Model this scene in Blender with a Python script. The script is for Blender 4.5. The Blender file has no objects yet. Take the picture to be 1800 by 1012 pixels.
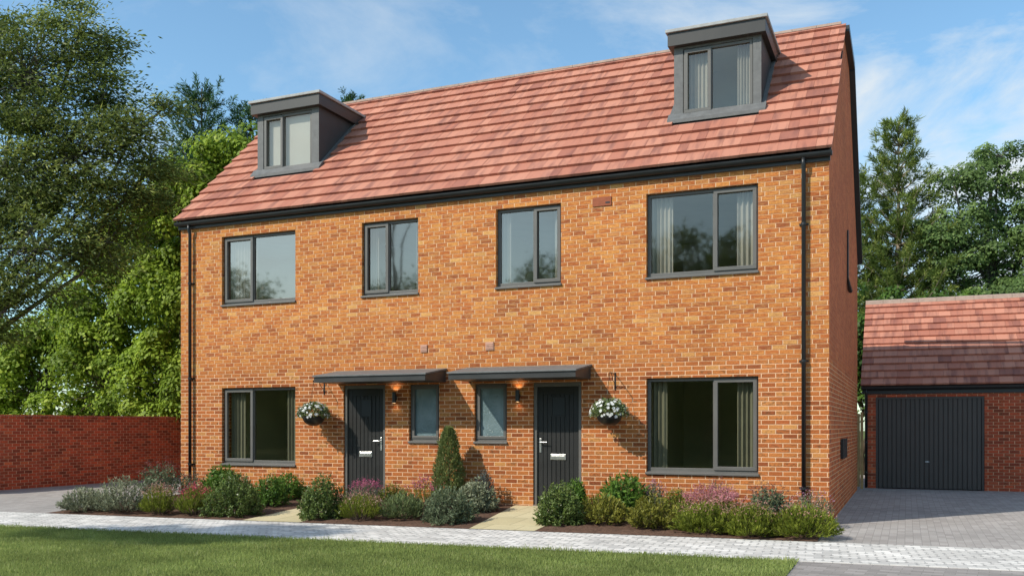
import bpy, math, random
import numpy as np
from mathutils import Vector

sc = bpy.context.scene
col = sc.collection
R = math.radians
random.seed(4)

# ------------------------------------------------------------------ constants (metres; X along the front wall, Y into the house)
W = 13.077            # length of the front wall
DEPTH = 8.8
CAM = (14.2126, -15.2885, 1.555)
YAW = 23.195
CA, SA = math.cos(R(YAW)), math.sin(R(YAW))
EAVE_Z, EAVE_Y, SL = 5.885, -0.15, 0.937      # front roof plane: z = EAVE_Z + SL*(y-EAVE_Y)
RIDGE_Y = 3.43
RIDGE_Z = EAVE_Z + SL * (RIDGE_Y - EAVE_Y)
TH = 0.15             # threshold height

def roof_z(y): return EAVE_Z + SL * (y - EAVE_Y)
def pave_top(x): return -3.49 + 0.089 * x
def pave_bot(x): return -5.40 + 0.089 * x
def bed_z(y, x=6.5): return 0.008 + 0.12 * max(0.0, min(1.0, 1 - y / pave_top(x)))

# ------------------------------------------------------------------ object helpers
def tag(o, label=None, cat=None, group=None, kind=None):
    if label: o['label'] = label
    if cat: o['category'] = cat
    if group: o['group'] = group
    if kind: o['kind'] = kind
    return o

def empty(name, loc=(0, 0, 0), parent=None):
    o = bpy.data.objects.new(name, None)
    o.empty_display_size = 0.2
    col.objects.link(o)
    o.location = loc
    if parent: o.parent = parent
    return o

def rel(parent, o):
    """parent o while keeping its world position (parents are only translated)"""
    o.parent = parent
    off = Vector((0, 0, 0))
    p = parent
    while p is not None:
        off += p.location
        p = p.parent
    o.location = o.location - off
    return o

class MB:
    def __init__(s):
        s.v = []; s.f = []; s.m = []
    def face(s, pts, mi=0):
        b = len(s.v); s.v += [tuple(p) for p in pts]; s.f.append(tuple(range(b, b + len(pts)))); s.m.append(mi)
    def box(s, x0, x1, y0, y1, z0, z1, mi=0):
        b = len(s.v)
        s.v += [(x0, y0, z0), (x1, y0, z0), (x1, y1, z0), (x0, y1, z0), (x0, y0, z1), (x1, y0, z1), (x1, y1, z1), (x0, y1, z1)]
        for q in ((0, 3, 2, 1), (4, 5, 6, 7), (0, 1, 5, 4), (1, 2, 6, 5), (2, 3, 7, 6), (3, 0, 4, 7)):
            s.f.append(tuple(b + i for i in q)); s.m.append(mi)
    def hexa(s, p, mi=0):          # 8 points, same order as a box
        b = len(s.v); s.v += [tuple(q) for q in p]
        for q in ((0, 3, 2, 1), (4, 5, 6, 7), (0, 1, 5, 4), (1, 2, 6, 5), (2, 3, 7, 6), (3, 0, 4, 7)):
            s.f.append(tuple(b + i for i in q)); s.m.append(mi)
    def prism_x(s, prof, x0, x1, mi=0):   # prof list of (y,z)
        n = len(prof); b = len(s.v)
        s.v += [(x0, y, z) for y, z in prof] + [(x1, y, z) for y, z in prof]
        s.f.append(tuple(b + i for i in range(n))); s.m.append(mi)
        s.f.append(tuple(b + n + i for i in reversed(range(n)))); s.m.append(mi)
        for i in range(n):
            j = (i + 1) % n
            s.f.append((b + j, b + i, b + n + i, b + n + j)); s.m.append(mi)
    def prism_z(s, prof, z0, z1, mi=0):   # prof list of (x,y)
        n = len(prof); b = len(s.v)
        s.v += [(x, y, z0) for x, y in prof] + [(x, y, z1) for x, y in prof]
        s.f.append(tuple(b + i for i in reversed(range(n)))); s.m.append(mi)
        s.f.append(tuple(b + n + i for i in range(n))); s.m.append(mi)
        for i in range(n):
            j = (i + 1) % n
            s.f.append((b + i, b + j, b + n + j, b + n + i)); s.m.append(mi)
    def tube(s, pts, rad, n=8, caps=True, mi=0):
        if not hasattr(rad, '__len__'): rad = [rad] * len(pts)
        pts = [Vector(p) for p in pts]
        b = len(s.v); last = None
        for i, p in enumerate(pts):
            d = (pts[min(i + 1, len(pts) - 1)] - pts[max(i - 1, 0)]).normalized()
            a = last if last is not None else (Vector((0, 0, 1)) if abs(d.z) < .9 else Vector((1, 0, 0)))
            u = d.cross(a).normalized(); w = u.cross(d).normalized(); last = w
            for k in range(n):
                t = 2 * math.pi * k / n
                s.v.append(tuple(p + (u * math.cos(t) + w * math.sin(t)) * rad[i]))
        for i in range(len(pts) - 1):
            for k in range(n):
                k2 = (k + 1) % n
                s.f.append((b + i * n + k, b + i * n + k2, b + (i + 1) * n + k2, b + (i + 1) * n + k)); s.m.append(mi)
        if caps:
            s.f.append(tuple(b + k for k in reversed(range(n)))); s.m.append(mi)
            e = b + (len(pts) - 1) * n
            s.f.append(tuple(e + k for k in range(n))); s.m.append(mi)
    def lathe(s, cx, cy, prof, n=20, mi=0):      # prof list (r,z)
        b = len(s.v)
        for r, z in prof:
            for k in range(n):
                t = 2 * math.pi * k / n
                s.v.append((cx + r * math.cos(t), cy + r * math.sin(t), z))
        for i in range(len(prof) - 1):
            for k in range(n):
                k2 = (k + 1) % n
                s.f.append((b + i * n + k, b + i * n + k2, b + (i + 1) * n + k2, b + (i + 1) * n + k)); s.m.append(mi)
    def build(s, name, mat, parent=None, bevel=0, smooth=False, tint=None):
        me = bpy.data.meshes.new(name)
        me.from_pydata(s.v, [], s.f)
        mats = mat if isinstance(mat, (list, tuple)) else [mat]
        for m in mats: me.materials.append(m)
        if len(mats) > 1: me.polygons.foreach_set('material_index', s.m)
        if smooth: me.polygons.foreach_set('use_smooth', [True] * len(me.polygons))
        if tint is not None:
            a = me.attributes.new('tint', 'FLOAT', 'FACE'); a.data.foreach_set('value', tint)
        me.update()
        o = bpy.data.objects.new(name, me); col.objects.link(o)
        if parent: rel(parent, o)
        if bevel:
            md = o.modifiers.new('bevel', 'BEVEL'); md.width = bevel; md.segments = 2; md.limit_method = 'ANGLE'
            md.harden_normals = False
        return o

def quads(name, P, mat, parent=None, tint=None):
    """P: (N,4,3) array of quads"""
    n = P.shape[0]
    me = bpy.data.meshes.new(name)
    me.vertices.add(n * 4); me.vertices.foreach_set('co', P.reshape(-1).astype(np.float32))
    me.loops.add(n * 4); me.loops.foreach_set('vertex_index', np.arange(n * 4, dtype=np.int32))
    me.polygons.add(n); me.polygons.foreach_set('loop_start', np.arange(0, n * 4, 4, dtype=np.int32))
    me.polygons.foreach_set('loop_total', np.full(n, 4, dtype=np.int32))
    me.materials.append(mat)
    if tint is not None:
        a = me.attributes.new('tint', 'FLOAT', 'FACE'); a.data.foreach_set('value', tint.astype(np.float32))
    me.update(calc_edges=True)
    o = bpy.data.objects.new(name, me); col.objects.link(o)
    if parent: rel(parent, o)
    return o

# ------------------------------------------------------------------ node helpers
def s2l(c):
    return tuple(((x / 255) / 12.92 if x / 255 <= 0.04045 else ((x / 255 + 0.055) / 1.055) ** 2.4) for x in c)

class NT:
    def __init__(s, name):
        s.mat = bpy.data.materials.new(name); s.mat.use_nodes = True
        s.t = s.mat.node_tree; s.t.nodes.clear()
        s.out = s.t.nodes.new('ShaderNodeOutputMaterial')
    def n(s, typ, **kw):
        x = s.t.nodes.new(typ)
        for k, v in kw.items(): setattr(x, k, v)
        return x
    def set(s, sock, v):
        if v is None: return
        if hasattr(v, 'default_value') or isinstance(v, bpy.types.NodeSocket): s.t.links.new(v, sock)
        else:
            if isinstance(v, (tuple, list)) and len(v) == 3 and sock.type == 'RGBA': v = (*v, 1)
            sock.default_value = v
    def m(s, op, a, b=None, c=None, clamp=False):
        x = s.n('ShaderNodeMath', operation=op, use_clamp=clamp)
        s.set(x.inputs[0], a)
        if b is not None: s.set(x.inputs[1], b)
        if c is not None: s.set(x.inputs[2], c)
        return x.outputs[0]
    def mix(s, f, a, b, blend='MIX'):
        x = s.n('ShaderNodeMix', data_type='RGBA', blend_type=blend)
        s.set(x.inputs[0], f); s.set(x.inputs[6], a); s.set(x.inputs[7], b)
        return x.outputs[2]
    def noise(s, vec, scale, detail=3, rough=.5, out=0, dist=0):
        x = s.n('ShaderNodeTexNoise'); s.set(x.inputs['Vector'], vec); x.inputs['Scale'].default_value = scale
        x.inputs['Detail'].default_value = detail; x.inputs['Roughness'].default_value = rough; x.inputs['Distortion'].default_value = dist
        return x.outputs[out]
    def ramp(s, f, stops, interp='LINEAR'):
        x = s.n('ShaderNodeValToRGB'); x.color_ramp.interpolation = interp
        e = x.color_ramp.elements
        while len(e) < len(stops): e.new(0.5)
        e = x.color_ramp.elements
        for i, (p, c) in enumerate(stops):
            e[i].position = p; e[i].color = (*c, 1)
        s.set(x.inputs[0], f); return x.outputs[0]
    def mr(s, v, a, b, c=0., d=1.):
        x = s.n('ShaderNodeMapRange'); x.clamp = True
        s.set(x.inputs[0], v); x.inputs[1].default_value = a; x.inputs[2].default_value = b
        s.set(x.inputs[3], c); s.set(x.inputs[4], d); return x.outputs[0]
    def comb(s, x_, y_, z_=0.):
        x = s.n('ShaderNodeCombineXYZ'); s.set(x.inputs[0], x_); s.set(x.inputs[1], y_); s.set(x.inputs[2], z_); return x.outputs[0]
    def sep(s, v):
        x = s.n('ShaderNodeSeparateXYZ'); s.set(x.inputs[0], v); return x.outputs
    def bump(s, h, strength=.3, dist=.01):
        x = s.n('ShaderNodeBump'); x.inputs['Strength'].default_value = strength; x.inputs['Distance'].default_value = dist
        s.set(x.inputs['Height'], h); return x.outputs[0]
    def obj(s): return s.n('ShaderNodeTexCoord').outputs['Object']
    def bsdf(s, color, rough=.7, metal=0., spec=.3, normal=None):
        x = s.n('ShaderNodeBsdfPrincipled')
        s.set(x.inputs['Base Color'], color); s.set(x.inputs['Roughness'], rough); s.set(x.inputs['Metallic'], metal)
        s.set(x.inputs['Specular IOR Level'], spec)
        if normal is not None: s.set(x.inputs['Normal'], normal)
        s.t.links.new(x.outputs[0], s.out.inputs[0]); return x

def plain(name, c, rough=.5, metal=0., spec=.4, var=.12, nscale=6, bump=0.0):
    t = NT(name); o = t.obj()
    n = t.noise(o, nscale, 4, .6)
    c2 = t.mix(t.mr(n, .3, .7), tuple(x * (1 - var) for x in c), tuple(min(1, x * (1 + var)) for x in c))
    nm = t.bump(t.noise(o, 140, 3), bump, .003) if bump else None
    t.bsdf(c2, t.mr(n, .2, .8, rough * .85, min(1, rough * 1.15)), metal, spec, nm)
    return t.mat

def brick_mat(name, split=2.62, low=None, up=None, mortar_low=(.68, .41, .24), mortar_up=(.55, .32, .18), smudge=.75, streak=((.64, .34, .11), (.28, .075, .032))):
    """brickwork in real 225 x 75 mm modules; below 'split' a textured brick, above it a smoother yellower one"""
    t = NT(name); o = t.obj()
    g = t.n('ShaderNodeNewGeometry')
    nx = t.m('GREATER_THAN', t.m('ABSOLUTE', t.sep(g.outputs['Normal'])[0]), .5)
    nz = t.m('GREATER_THAN', t.m('ABSOLUTE', t.sep(g.outputs['Normal'])[2]), .5)
    p = t.sep(o)
    u = t.m('ADD', t.m('MULTIPLY', p[0], t.m('SUBTRACT', 1, nx)), t.m('MULTIPLY', p[1], nx))
    v = t.m('ADD', t.m('MULTIPLY', p[2], t.m('SUBTRACT', 1, nz)), t.m('MULTIPLY', p[1], nz))
    vv = t.m('DIVIDE', v, .075)
    row = t.m('FLOOR', vv); fv = t.m('SUBTRACT', vv, row)
    wn0 = t.n('ShaderNodeTexWhiteNoise', noise_dimensions='1D'); t.set(wn0.inputs['W'], row)
    upz = t.m('GREATER_THAN', p[2], split)
    upc = t.mr(t.m('ADD', p[2], t.m('MULTIPLY', t.noise(o, 3, 3), .3)), split - .1, split + .55)
    off_l = t.m('MULTIPLY', t.m('MODULO', t.m('ABSOLUTE', row), 2), .5)
    off_u = t.m('ADD', off_l, t.m('MULTIPLY', t.m('FLOOR', t.m('MULTIPLY', wn0.outputs[0], 2)), .25))
    off = t.m('ADD', t.m('MULTIPLY', off_l, t.m('SUBTRACT', 1, upz)), t.m('MULTIPLY', off_u, upz))
    uu = t.m('ADD', t.m('DIVIDE', u, .225), off)
    colm = t.m('FLOOR', uu); fu = t.m('SUBTRACT', uu, colm)
    du = t.m('MULTIPLY', t.m('MINIMUM', fu, t.m('SUBTRACT', 1, fu)), .225)
    dv = t.m('MULTIPLY', t.m('MINIMUM', fv, t.m('SUBTRACT', 1, fv)), .075)
    wob = t.m('MULTIPLY', t.m('SUBTRACT', t.noise(o, 60, 2), .5), .006)
    d = t.m('ADD', t.m('MINIMUM', du, t.m('MULTIPLY', dv, t.m('ADD', 1, t.m('MULTIPLY', upz, .45)))), wob)
    isb = t.mr(d, .0045, .0085)
    wn = t.n('ShaderNodeTexWhiteNoise', noise_dimensions='3D'); t.set(wn.inputs['Vector'], t.comb(colm, row, nx))
    r1 = wn.outputs[0]; r2 = t.sep(wn.outputs[1])
    cl = t.ramp(r1, low); cu = t.ramp(r1, up)
    # dark kiln smudge in the middle of each lower brick, different on every one
    sv = t.comb(t.m('ADD', t.m('MULTIPLY', u, 14), t.m('MULTIPLY', r2[0], 30)), t.m('ADD', t.m('MULTIPLY', v, 34), t.m('MULTIPLY', r2[1], 30)), r1)
    sm = t.mr(t.noise(sv, 1.0, 3, .6), .47, .66)
    sm = t.m('MULTIPLY', sm, t.m('MULTIPLY', smudge, t.mr(r2[2], .15, .8)))
    cl = t.mix(sm, cl, (.10, .055, .025))
    fine = t.noise(o, 38, 5, .7)
    big = t.noise(o, .7, 3, .6)
    # drag marks along every brick, red to straw
    dg = t.noise(t.comb(t.m('MULTIPLY', u, 9), t.m('MULTIPLY', v, 46), t.m('MULTIPLY', r1, 9)), 1, 4, .65)
    cu = t.mix(t.mr(dg, .48, .70, 0, .65), cu, streak[0]); cu = t.mix(t.mr(dg, .50, .30, 0, .6), cu, streak[1])
    c = t.mix(upc, cl, cu)
    hs = t.n('ShaderNodeHueSaturation'); t.set(hs.inputs['Color'], c)
    hs.inputs['Saturation'].default_value = 1.0
    t.set(hs.inputs['Value'], t.m('MULTIPLY', t.mr(fine, .25, .75, .66, 1.32), t.mr(big, .3, .7, .86, 1.12)))
    mort = t.mix(upz, mortar_low, mortar_up)
    mort = t.mix(t.m('MULTIPLY', t.m('LESS_THAN', du, .0075), .75), mort, (.80, .53, .33))
    mort = t.mix(t.mr(t.noise(o, 9, 3), .35, .75, 0., .45), mort, t.mix(upz, (.42, .25, .15), (.30, .20, .13)))
    c = t.mix(isb, mort, hs.outputs[0])
    h = t.m('ADD', t.m('MULTIPLY', isb, 1), t.m('MULTIPLY', fine, .5))
    t.bsdf(c, .9, 0, .15, t.bump(h, .6, .008))
    return t.mat

def block_mat(name, cols, bl=.2, bw=.1, joint=.006, jcol=(.10, .10, .10), ang=0., dots=None, herring=False, rough=.85):
    """concrete blocks on the ground, stretcher bond, object X/Y"""
    t = NT(name); o = t.obj()
    vr = t.n('ShaderNodeVectorRotate', rotation_type='Z_AXIS'); t.set(vr.inputs['Vector'], o); vr.inputs['Angle'].default_value = ang
    p = t.sep(vr.outputs[0])
    vv = t.m('DIVIDE', p[1], bw); row = t.m('FLOOR', vv); fv = t.m('SUBTRACT', vv, row)
    uu = t.m('ADD', t.m('DIVIDE', p[0], bl), t.m('MULTIPLY', t.m('MODULO', t.m('ABSOLUTE', row), 2), .5))
    cm = t.m('FLOOR', uu); fu = t.m('SUBTRACT', uu, cm)
    du = t.m('MULTIPLY', t.m('MINIMUM', fu, t.m('SUBTRACT', 1, fu)), bl)
    dv = t.m('MULTIPLY', t.m('MINIMUM', fv, t.m('SUBTRACT', 1, fv)), bw)
    d = t.m('ADD', t.m('MINIMUM', du, dv), t.m('MULTIPLY', t.m('SUBTRACT', t.noise(o, 50, 2), .5), .004))
    isb = t.mr(d, joint * .5, joint)
    wn = t.n('ShaderNodeTexWhiteNoise', noise_dimensions='2D'); t.set(wn.inputs['Vector'], t.comb(cm, row))
    c = t.ramp(wn.outputs[0], cols)
    fine = t.noise(o, 60, 4, .7); big = t.noise(o, .8, 4, .6)
    hs = t.n('ShaderNodeHueSaturation'); t.set(hs.inputs['Color'], c)
    t.set(hs.inputs['Value'], t.m('MULTIPLY', t.mr(fine, .25, .75, .85, 1.14), t.mr(big, .3, .7, .86, 1.12)))
    c = t.mix(isb, jcol, hs.outputs[0])
    if dots:
        # open drainage notches at some block corners
        mx = t.m('LESS_THAN', du, dots[0]); my = t.m('LESS_THAN', dv, dots[1])
        wd = t.n('ShaderNodeTexWhiteNoise', noise_dimensions='2D')
        t.set(wd.inputs['Vector'], t.comb(t.m('ROUND', uu), t.m('ROUND', vv)))
        k = t.m('MULTIPLY', t.m('MULTIPLY', mx, my), t.m('GREATER_THAN', wd.outputs[0], dots[2]))
        c = t.mix(k, c, (.035, .035, .035))
    t.bsdf(c, rough, 0, .2, t.bump(t.m('ADD', isb, t.m('MULTIPLY', fine, .3)), .4, .006))
    return t.mat

def leaf_mat(name, dark, light, trans=.35, rough=.5, yellow=None, spec=.18):
    t = NT(name)
    a = t.n('ShaderNodeAttribute', attribute_name='tint').outputs['Fac']
    stops = [(0, dark), (.75, light)]
    if yellow: stops.append((1, yellow))
    c = t.ramp(a, stops)
    nb = t.noise(t.obj(), .9, 3)
    hs = t.n('ShaderNodeHueSaturation'); t.set(hs.inputs['Color'], c); t.set(hs.inputs['Value'], t.mr(nb, .3, .7, .8, 1.2))
    p = t.n('ShaderNodeBsdfPrincipled'); t.set(p.inputs['Base Color'], hs.outputs[0]); p.inputs['Roughness'].default_value = rough
    p.inputs['Specular IOR Level'].default_value = spec
    tr = t.n('ShaderNodeBsdfTranslucent'); t.set(tr.inputs['Color'], hs.outputs[0])
    mx = t.n('ShaderNodeMixShader'); mx.inputs[0].default_value = trans
    t.t.links.new(p.outputs[0], mx.inputs[1]); t.t.links.new(tr.outputs[0], mx.inputs[2]); t.t.links.new(mx.outputs[0], t.out.inputs[0])
    return t.mat

def glass_mat(name, base=.16, tint=(.55, .58, .56), rough=.0, wave=.02):
    t = NT(name)
    nm = t.bump(t.noise(t.obj(), 1.3, 2), wave, .05)
    tr = t.n('ShaderNodeBsdfTransparent'); tr.inputs[0].default_value = (*tint, 1)
    gl = t.n('ShaderNodeBsdfGlossy'); gl.inputs['Roughness'].default_value = max(rough, .035); gl.inputs['Color'].default_value = (1, .87, .76, 1)
    t.t.links.new(nm, gl.inputs['Normal'])
    ge = t.n('ShaderNodeNewGeometry'); dp = t.n('ShaderNodeVectorMath', operation='DOT_PRODUCT')
    t.t.links.new(ge.outputs['Incoming'], dp.inputs[0]); t.t.links.new(ge.outputs['Normal'], dp.inputs[1])
    f = t.m('ADD', t.m('MULTIPLY', t.m('POWER', t.m('SUBTRACT', 1, t.m('ABSOLUTE', dp.outputs['Value'])), 5), .9), base, clamp=True)
    mx = t.n('ShaderNodeMixShader'); t.set(mx.inputs[0], f)
    t.t.links.new(tr.outputs[0], mx.inputs[1]); t.t.links.new(gl.outputs[0], mx.inputs[2]); t.t.links.new(mx.outputs[0], t.out.inputs[0])
    return t.mat

# ------------------------------------------------------------------ materials
LOW = [(0, (.25, .068, .024)), (.2, (.40, .120, .034)), (.55, (.47, .165, .046)), (.8, (.37, .102, .032)), (1, (.52, .240, .075))]
UP = [(0, (.28, .085, .034)), (.12, (.39, .112, .034)), (.3, (.46, .142, .040)), (.55, (.51, .178, .046)), (.78, (.55, .225, .060)), (.9, (.38, .115, .038)), (1, (.62, .33, .11))]
RED = [(0, (.22, .052, .030)), (.3, (.42, .085, .040)), (.6, (.56, .105, .046)), (.85, (.34, .075, .042)), (1, (.62, .15, .06))]
M = {}
M['brick'] = brick_mat('front_brick', 2.62, LOW, UP)
SIDE_L = [(p, (c[0] * .62, c[1] * .5, c[2] * .55)) for p, c in LOW]
SIDE_U = [(0, (.20, .06, .038)), (.5, (.27, .085, .05)), (1, (.33, .11, .06))]
M['brick_red'] = brick_mat('red_brick', 50, RED, RED, (.42, .19, .11), (.42, .19, .11), .7)
M['brick_side'] = brick_mat('gable_brick', 2.62, [(p, (c[0] * 1.15, c[1] * .8, c[2] * .8)) for p, c in LOW], [(0, (.42, .095, .038)), (.5, (.50, .12, .045)), (1, (.58, .16, .06))], (.66, .36, .20), (.50, .17, .09), streak=((.55, .16, .06), (.36, .08, .035)))  # copy of the front brick, warm tone of the shaded gable put into its colour
M['frame'] = plain('window_frame_grey', (.118, .113, .103), .45, 0, .4, .06, 3)
M['dark'] = plain('anthracite_trim', (.042, .042, .042), .42, 0, .4, .1, 4)
M['black'] = plain('black_plastic', (.012, .013, .014), .4, 0, .5, .1, 4)
M['door'] = plain('door_paint', (.019, .019, .018), .5, 0, .35, .1, 2)
M['lead'] = plain('grey_lead', (.132, .133, .131), .6, 0, .3, .18, 9, .3)
M['leadlight'] = plain('pale_roof_membrane', (.34, .34, .33), .7, 0, .3, .15, 7, .2)
M['cheek_shaded'] = plain('shaded_dormer_cheek', (.05, .052, .054), .6, 0, .3, .1, 5)  # darker copy of the lead, shade of the dormer sides put into its colour
M['gdoor'] = plain('garage_door_paint', (.076, .067, .060), .5, 0, .35, .08, 2)
M['chrome'] = plain('satin_steel', (.62, .62, .60), .3, .85, .5, .04, 5)
M['wood'] = plain('pale_timber', (.42, .27, .12), .7, 0, .2, .2, 8, .3)
M['room'] = plain('room_wall', (.62, .64, .52), .9, 0, .1, .1, 1)
M['roomfloor'] = plain('room_floor', (.45, .40, .32), .7, 0, .2, .1, 1)
M['curtain'] = plain('curtain_cloth', (.24, .225, .20), .9, 0, .1, .08, 6)
M['curtainlight'] = plain('curtain_cloth_pale', (.55, .53, .48), .9, 0, .1, .06, 6)
M['glare_sheet'] = plain('pale_glare_sheet', (.80, .80, .77), .85, 0, .1, .03, 2)
M['terracotta'] = plain('terracotta', (.30, .095, .05), .85, 0, .2, .15, 20, .4)
M['vent'] = plain('buff_vent', (.52, .30, .22), .8, 0, .2, .08, 12)
M['glass'] = glass_mat('window_glass', .12, (.66, .66, .62))
M['glasslow'] = glass_mat('ground_floor_glass', .07, (.74, .76, .64))
M['soil'] = plain('bark_mulch', (.11, .065, .045), .95, 0, .1, .45, 30, .8)
M['bark'] = plain('bark', (.10, .075, .055), .9, 0, .1, .35, 6, .6)
M['barkgrey'] = plain('grey_bark', (.13, .12, .10), .9, 0, .1, .3, 6, .6)
M['barkpale'] = plain('pale_bark', (.32, .26, .19), .9, 0, .1, .3, 6, .6)

def obscure():
    t = NT('obscure_glass'); o = t.obj()
    n = t.noise(o, 26, 4, .7, dist=.6); n2 = t.noise(o, 2.2, 2)
    c = t.mix(t.mr(n2, .3, .7), (.10, .15, .155), (.19, .25, .26))
    t.bsdf(c, .16, 0, .7, t.bump(n, .5, .02)); return t.mat
M['obscure'] = obscure()
M['glassmid'] = glass_mat('half_mirror_glass', .20, (.6, .6, .57))
M['glassbright'] = glass_mat('mirror_tinted_glass', .30, (.62, .62, .60))

def tiles_mat(name, base, light, dark):
    t = NT(name); o = t.obj()
    a = t.n('ShaderNodeAttribute', attribute_name='tint').outputs['Fac']
    c = t.ramp(a, [(0, tuple((x+y)/2 for x,y in zip(dark,base))), (.22, base), (.7, light), (1, tuple(min(1, x * 1.08) for x in light))])
    p = t.sep(o)
    # smoky streaks that run up each tile, broken per tile
    sv = t.comb(t.m('ADD', t.m('MULTIPLY', p[0], 6.5), t.m('MULTIPLY', a, 17)), t.m('MULTIPLY', p[2], 1.7), t.m('MULTIPLY', a, 40))
    st = t.mr(t.noise(sv, 1, 3, .5), .48, .72, 0, .75)
    c = t.mix(st, c, dark)
    f = t.noise(o, 70, 4, .7)
    hs = t.n('ShaderNodeHueSaturation'); t.set(hs.inputs['Color'], c); t.set(hs.inputs['Value'], t.mr(f, .3, .7, .9, 1.1))
    t.bsdf(hs.outputs[0], .8, 0, .2, t.bump(f, .3, .004)); return t.mat
M['tile'] = tiles_mat('pink_roof_tiles', (.39, .150, .100), (.48, .212, .143), (.19, .080, .066))
M['tileunder'] = plain('roof_underlay', (.05, .03, .028), .9)
M['ridge'] = plain('ridge_mortar_grey', (.36, .27, .22), .85, 0, .2, .15, 10, .3)

GREY = [(0, (.30, .275, .255)), (.5, (.34, .315, .29)), (1, (.38, .35, .325))]
M['drive'] = block_mat('driveway_blocks', GREY, .21, .105, .0035, (.22, .205, .19), 1.57)
M['road'] = block_mat('road_blocks', [(0, (.24, .22, .205)), (.5, (.29, .265, .245)), (1, (.34, .31, .29))], .21, .105, .0035, (.18, .165, .15), R(5.1))
M['pave'] = block_mat('pale_pavement_blocks', [(0, (.48, .46, .43)), (.35, (.56, .535, .495)), (.7, (.64, .61, .565)), (1, (.72, .69, .64))], .20, .16, .006, (.36, .35, .33), R(-5.1), dots=(.020, .024, .28))
M['slab'] = block_mat('buff_slabs', [(0, (.50, .43, .255)), (1, (.58, .50, .31))], .52, .75, .008, (.30, .25, .15))

def ground_mat():
    t = NT('lawn_turf'); o = t.obj()
    n = t.noise(o, 1.1, 4, .6); f = t.noise(o, 60, 3, .7)
    c = t.mix(t.mr(n, .3, .7), (.10, .125, .035), (.14, .165, .05))
    c = t.mix(t.mr(f, .35, .7, 0, .6), c, (.07, .085, .025))
    t.bsdf(c, .95, 0, .1, t.bump(f, .8, .03)); return t.mat
M['turf'] = ground_mat()
M['grass'] = leaf_mat('grass_blade', (.185, .24, .065), (.33, .40, .12), .45, .6, (.50, .51, .24))
L = {}
L['ash'] = leaf_mat('ash_leaf', (.075, .105, .028), (.20, .255, .055), .4, .45, (.44, .48, .13))
L['ivy'] = leaf_mat('ivy_leaf', (.13, .20, .025), (.33, .45, .05), .45, .5, (.52, .60, .09))
L['fir'] = leaf_mat('fir_needle', (.03, .075, .03), (.07, .15, .055), .25, .5, (.13, .22, .07))
L['pine'] = leaf_mat('pine_needle', (.075, .115, .025), (.18, .24, .05), .35, .5, (.34, .37, .10))
L['oak'] = leaf_mat('oak_leaf', (.075, .13, .04), (.18, .27, .08), .4, .5, (.31, .40, .13))
L['under'] = leaf_mat('undergrowth_leaf', (.035, .08, .015), (.10, .18, .03), .35, .4, (.20, .29, .05))
L['round'] = leaf_mat('box_leaf', (.055, .09, .022), (.15, .20, .05), .2, .35, (.20, .25, .08), .25)
L['broad'] = leaf_mat('laurel_leaf', (.05, .11, .02), (.13, .23, .035), .3, .35, (.20, .31, .07), .25)
L['silver'] = leaf_mat('silver_leaf', (.12, .135, .075), (.28, .30, .19), .2, .6, (.34, .36, .26))
L['silverdark'] = leaf_mat('grey_green_leaf', (.07, .095, .05), (.18, .22, .12), .2, .5, (.27, .31, .21))
L['bluegrey'] = leaf_mat('blue_grey_leaf', (.05, .065, .065), (.12, .15, .14), .2, .6, (.2, .23, .21))
L['heath'] = leaf_mat('heather_leaf', (.08, .11, .016), (.24, .28, .035), .3, .5, (.32, .34, .07))
L['yellow'] = leaf_mat('golden_leaf', (.09, .10, .018), (.25, .24, .04), .3, .45, (.42, .38, .09))
L['lav'] = leaf_mat('lavender_leaf', (.08, .11, .045), (.20, .25, .10), .25, .5, (.24, .29, .15))
L['cone'] = leaf_mat('cypress_leaf', (.11, .145, .045), (.27, .32, .11), .35, .5, (.42, .45, .20))
L['stem'] = leaf_mat('purple_stem', (.10, .045, .045), (.19, .10, .09), .1, .6, (.28, .17, .14))
L['pink'] = leaf_mat('pink_flower', (.42, .15, .17), (.58, .25, .27), .35, .6, (.70, .42, .42))
L['dusky'] = leaf_mat('dusky_pink_flower', (.34, .17, .13), (.50, .27, .22), .3, .6, (.62, .42, .34))
L['red'] = leaf_mat('red_flower', (.45, .06, .10), (.60, .10, .15), .3, .6, (.70, .25, .25))
L['magenta'] = leaf_mat('magenta_flower', (.36, .08, .16), (.52, .14, .26), .3, .6, (.6, .3, .38))
L['mauve'] = leaf_mat('mauve_flower', (.26, .12, .20), (.42, .22, .32), .3, .6, (.55, .36, .42))
L['white'] = leaf_mat('white_petal', (.62, .64, .60), (.80, .80, .78), .35, .6, (.85, .85, .83))

# ------------------------------------------------------------------ foliage helpers
def rng(seed): return np.random.default_rng(seed)
def unit(a): return a / np.maximum(np.linalg.norm(a, axis=-1, keepdims=True), 1e-6)

def leaf_quads(r, P, D, length, width, shape=.5, jitter=.25, face=1.0, N=None):
    """rhombic leaves at P pointing along D"""
    n = len(P); D = unit(D)
    # blades turn their faces to the light, like real leaves
    if N is not None: S = unit(np.cross(D, N))
    else: S = unit(np.cross(D, unit(r.normal(size=(n, 3))) + face * np.array([-.42, -.55, .72])[None]))
    l = length * (1 + jitter * r.normal(size=(n, 1))); w = width * (1 + jitter * r.normal(size=(n, 1))) * .5
    Nn = np.cross(D, S) * np.where(r.random((n, 1)) < .5, 1., -1.)
    a = P; b = P + D * l * shape + S * w + Nn * l * .08; c = P + D * l; d = P + D * l * shape - S * w + Nn * l * .08
    return np.stack([a, b, c, d], 1)

def curve(p0, p1, sag=0., n=5, r=None, wob=.0):
    p0 = Vector(p0); p1 = Vector(p1); out = []
    for i in range(n):
        t = i / (n - 1)
        q = p0.lerp(p1, t); q.z += sag * math.sin(math.pi * t)
        if r is not None and 0 < i < n - 1: q += Vector(tuple(r.normal(size=3) * wob))
        out.append(tuple(q))
    return out

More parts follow.
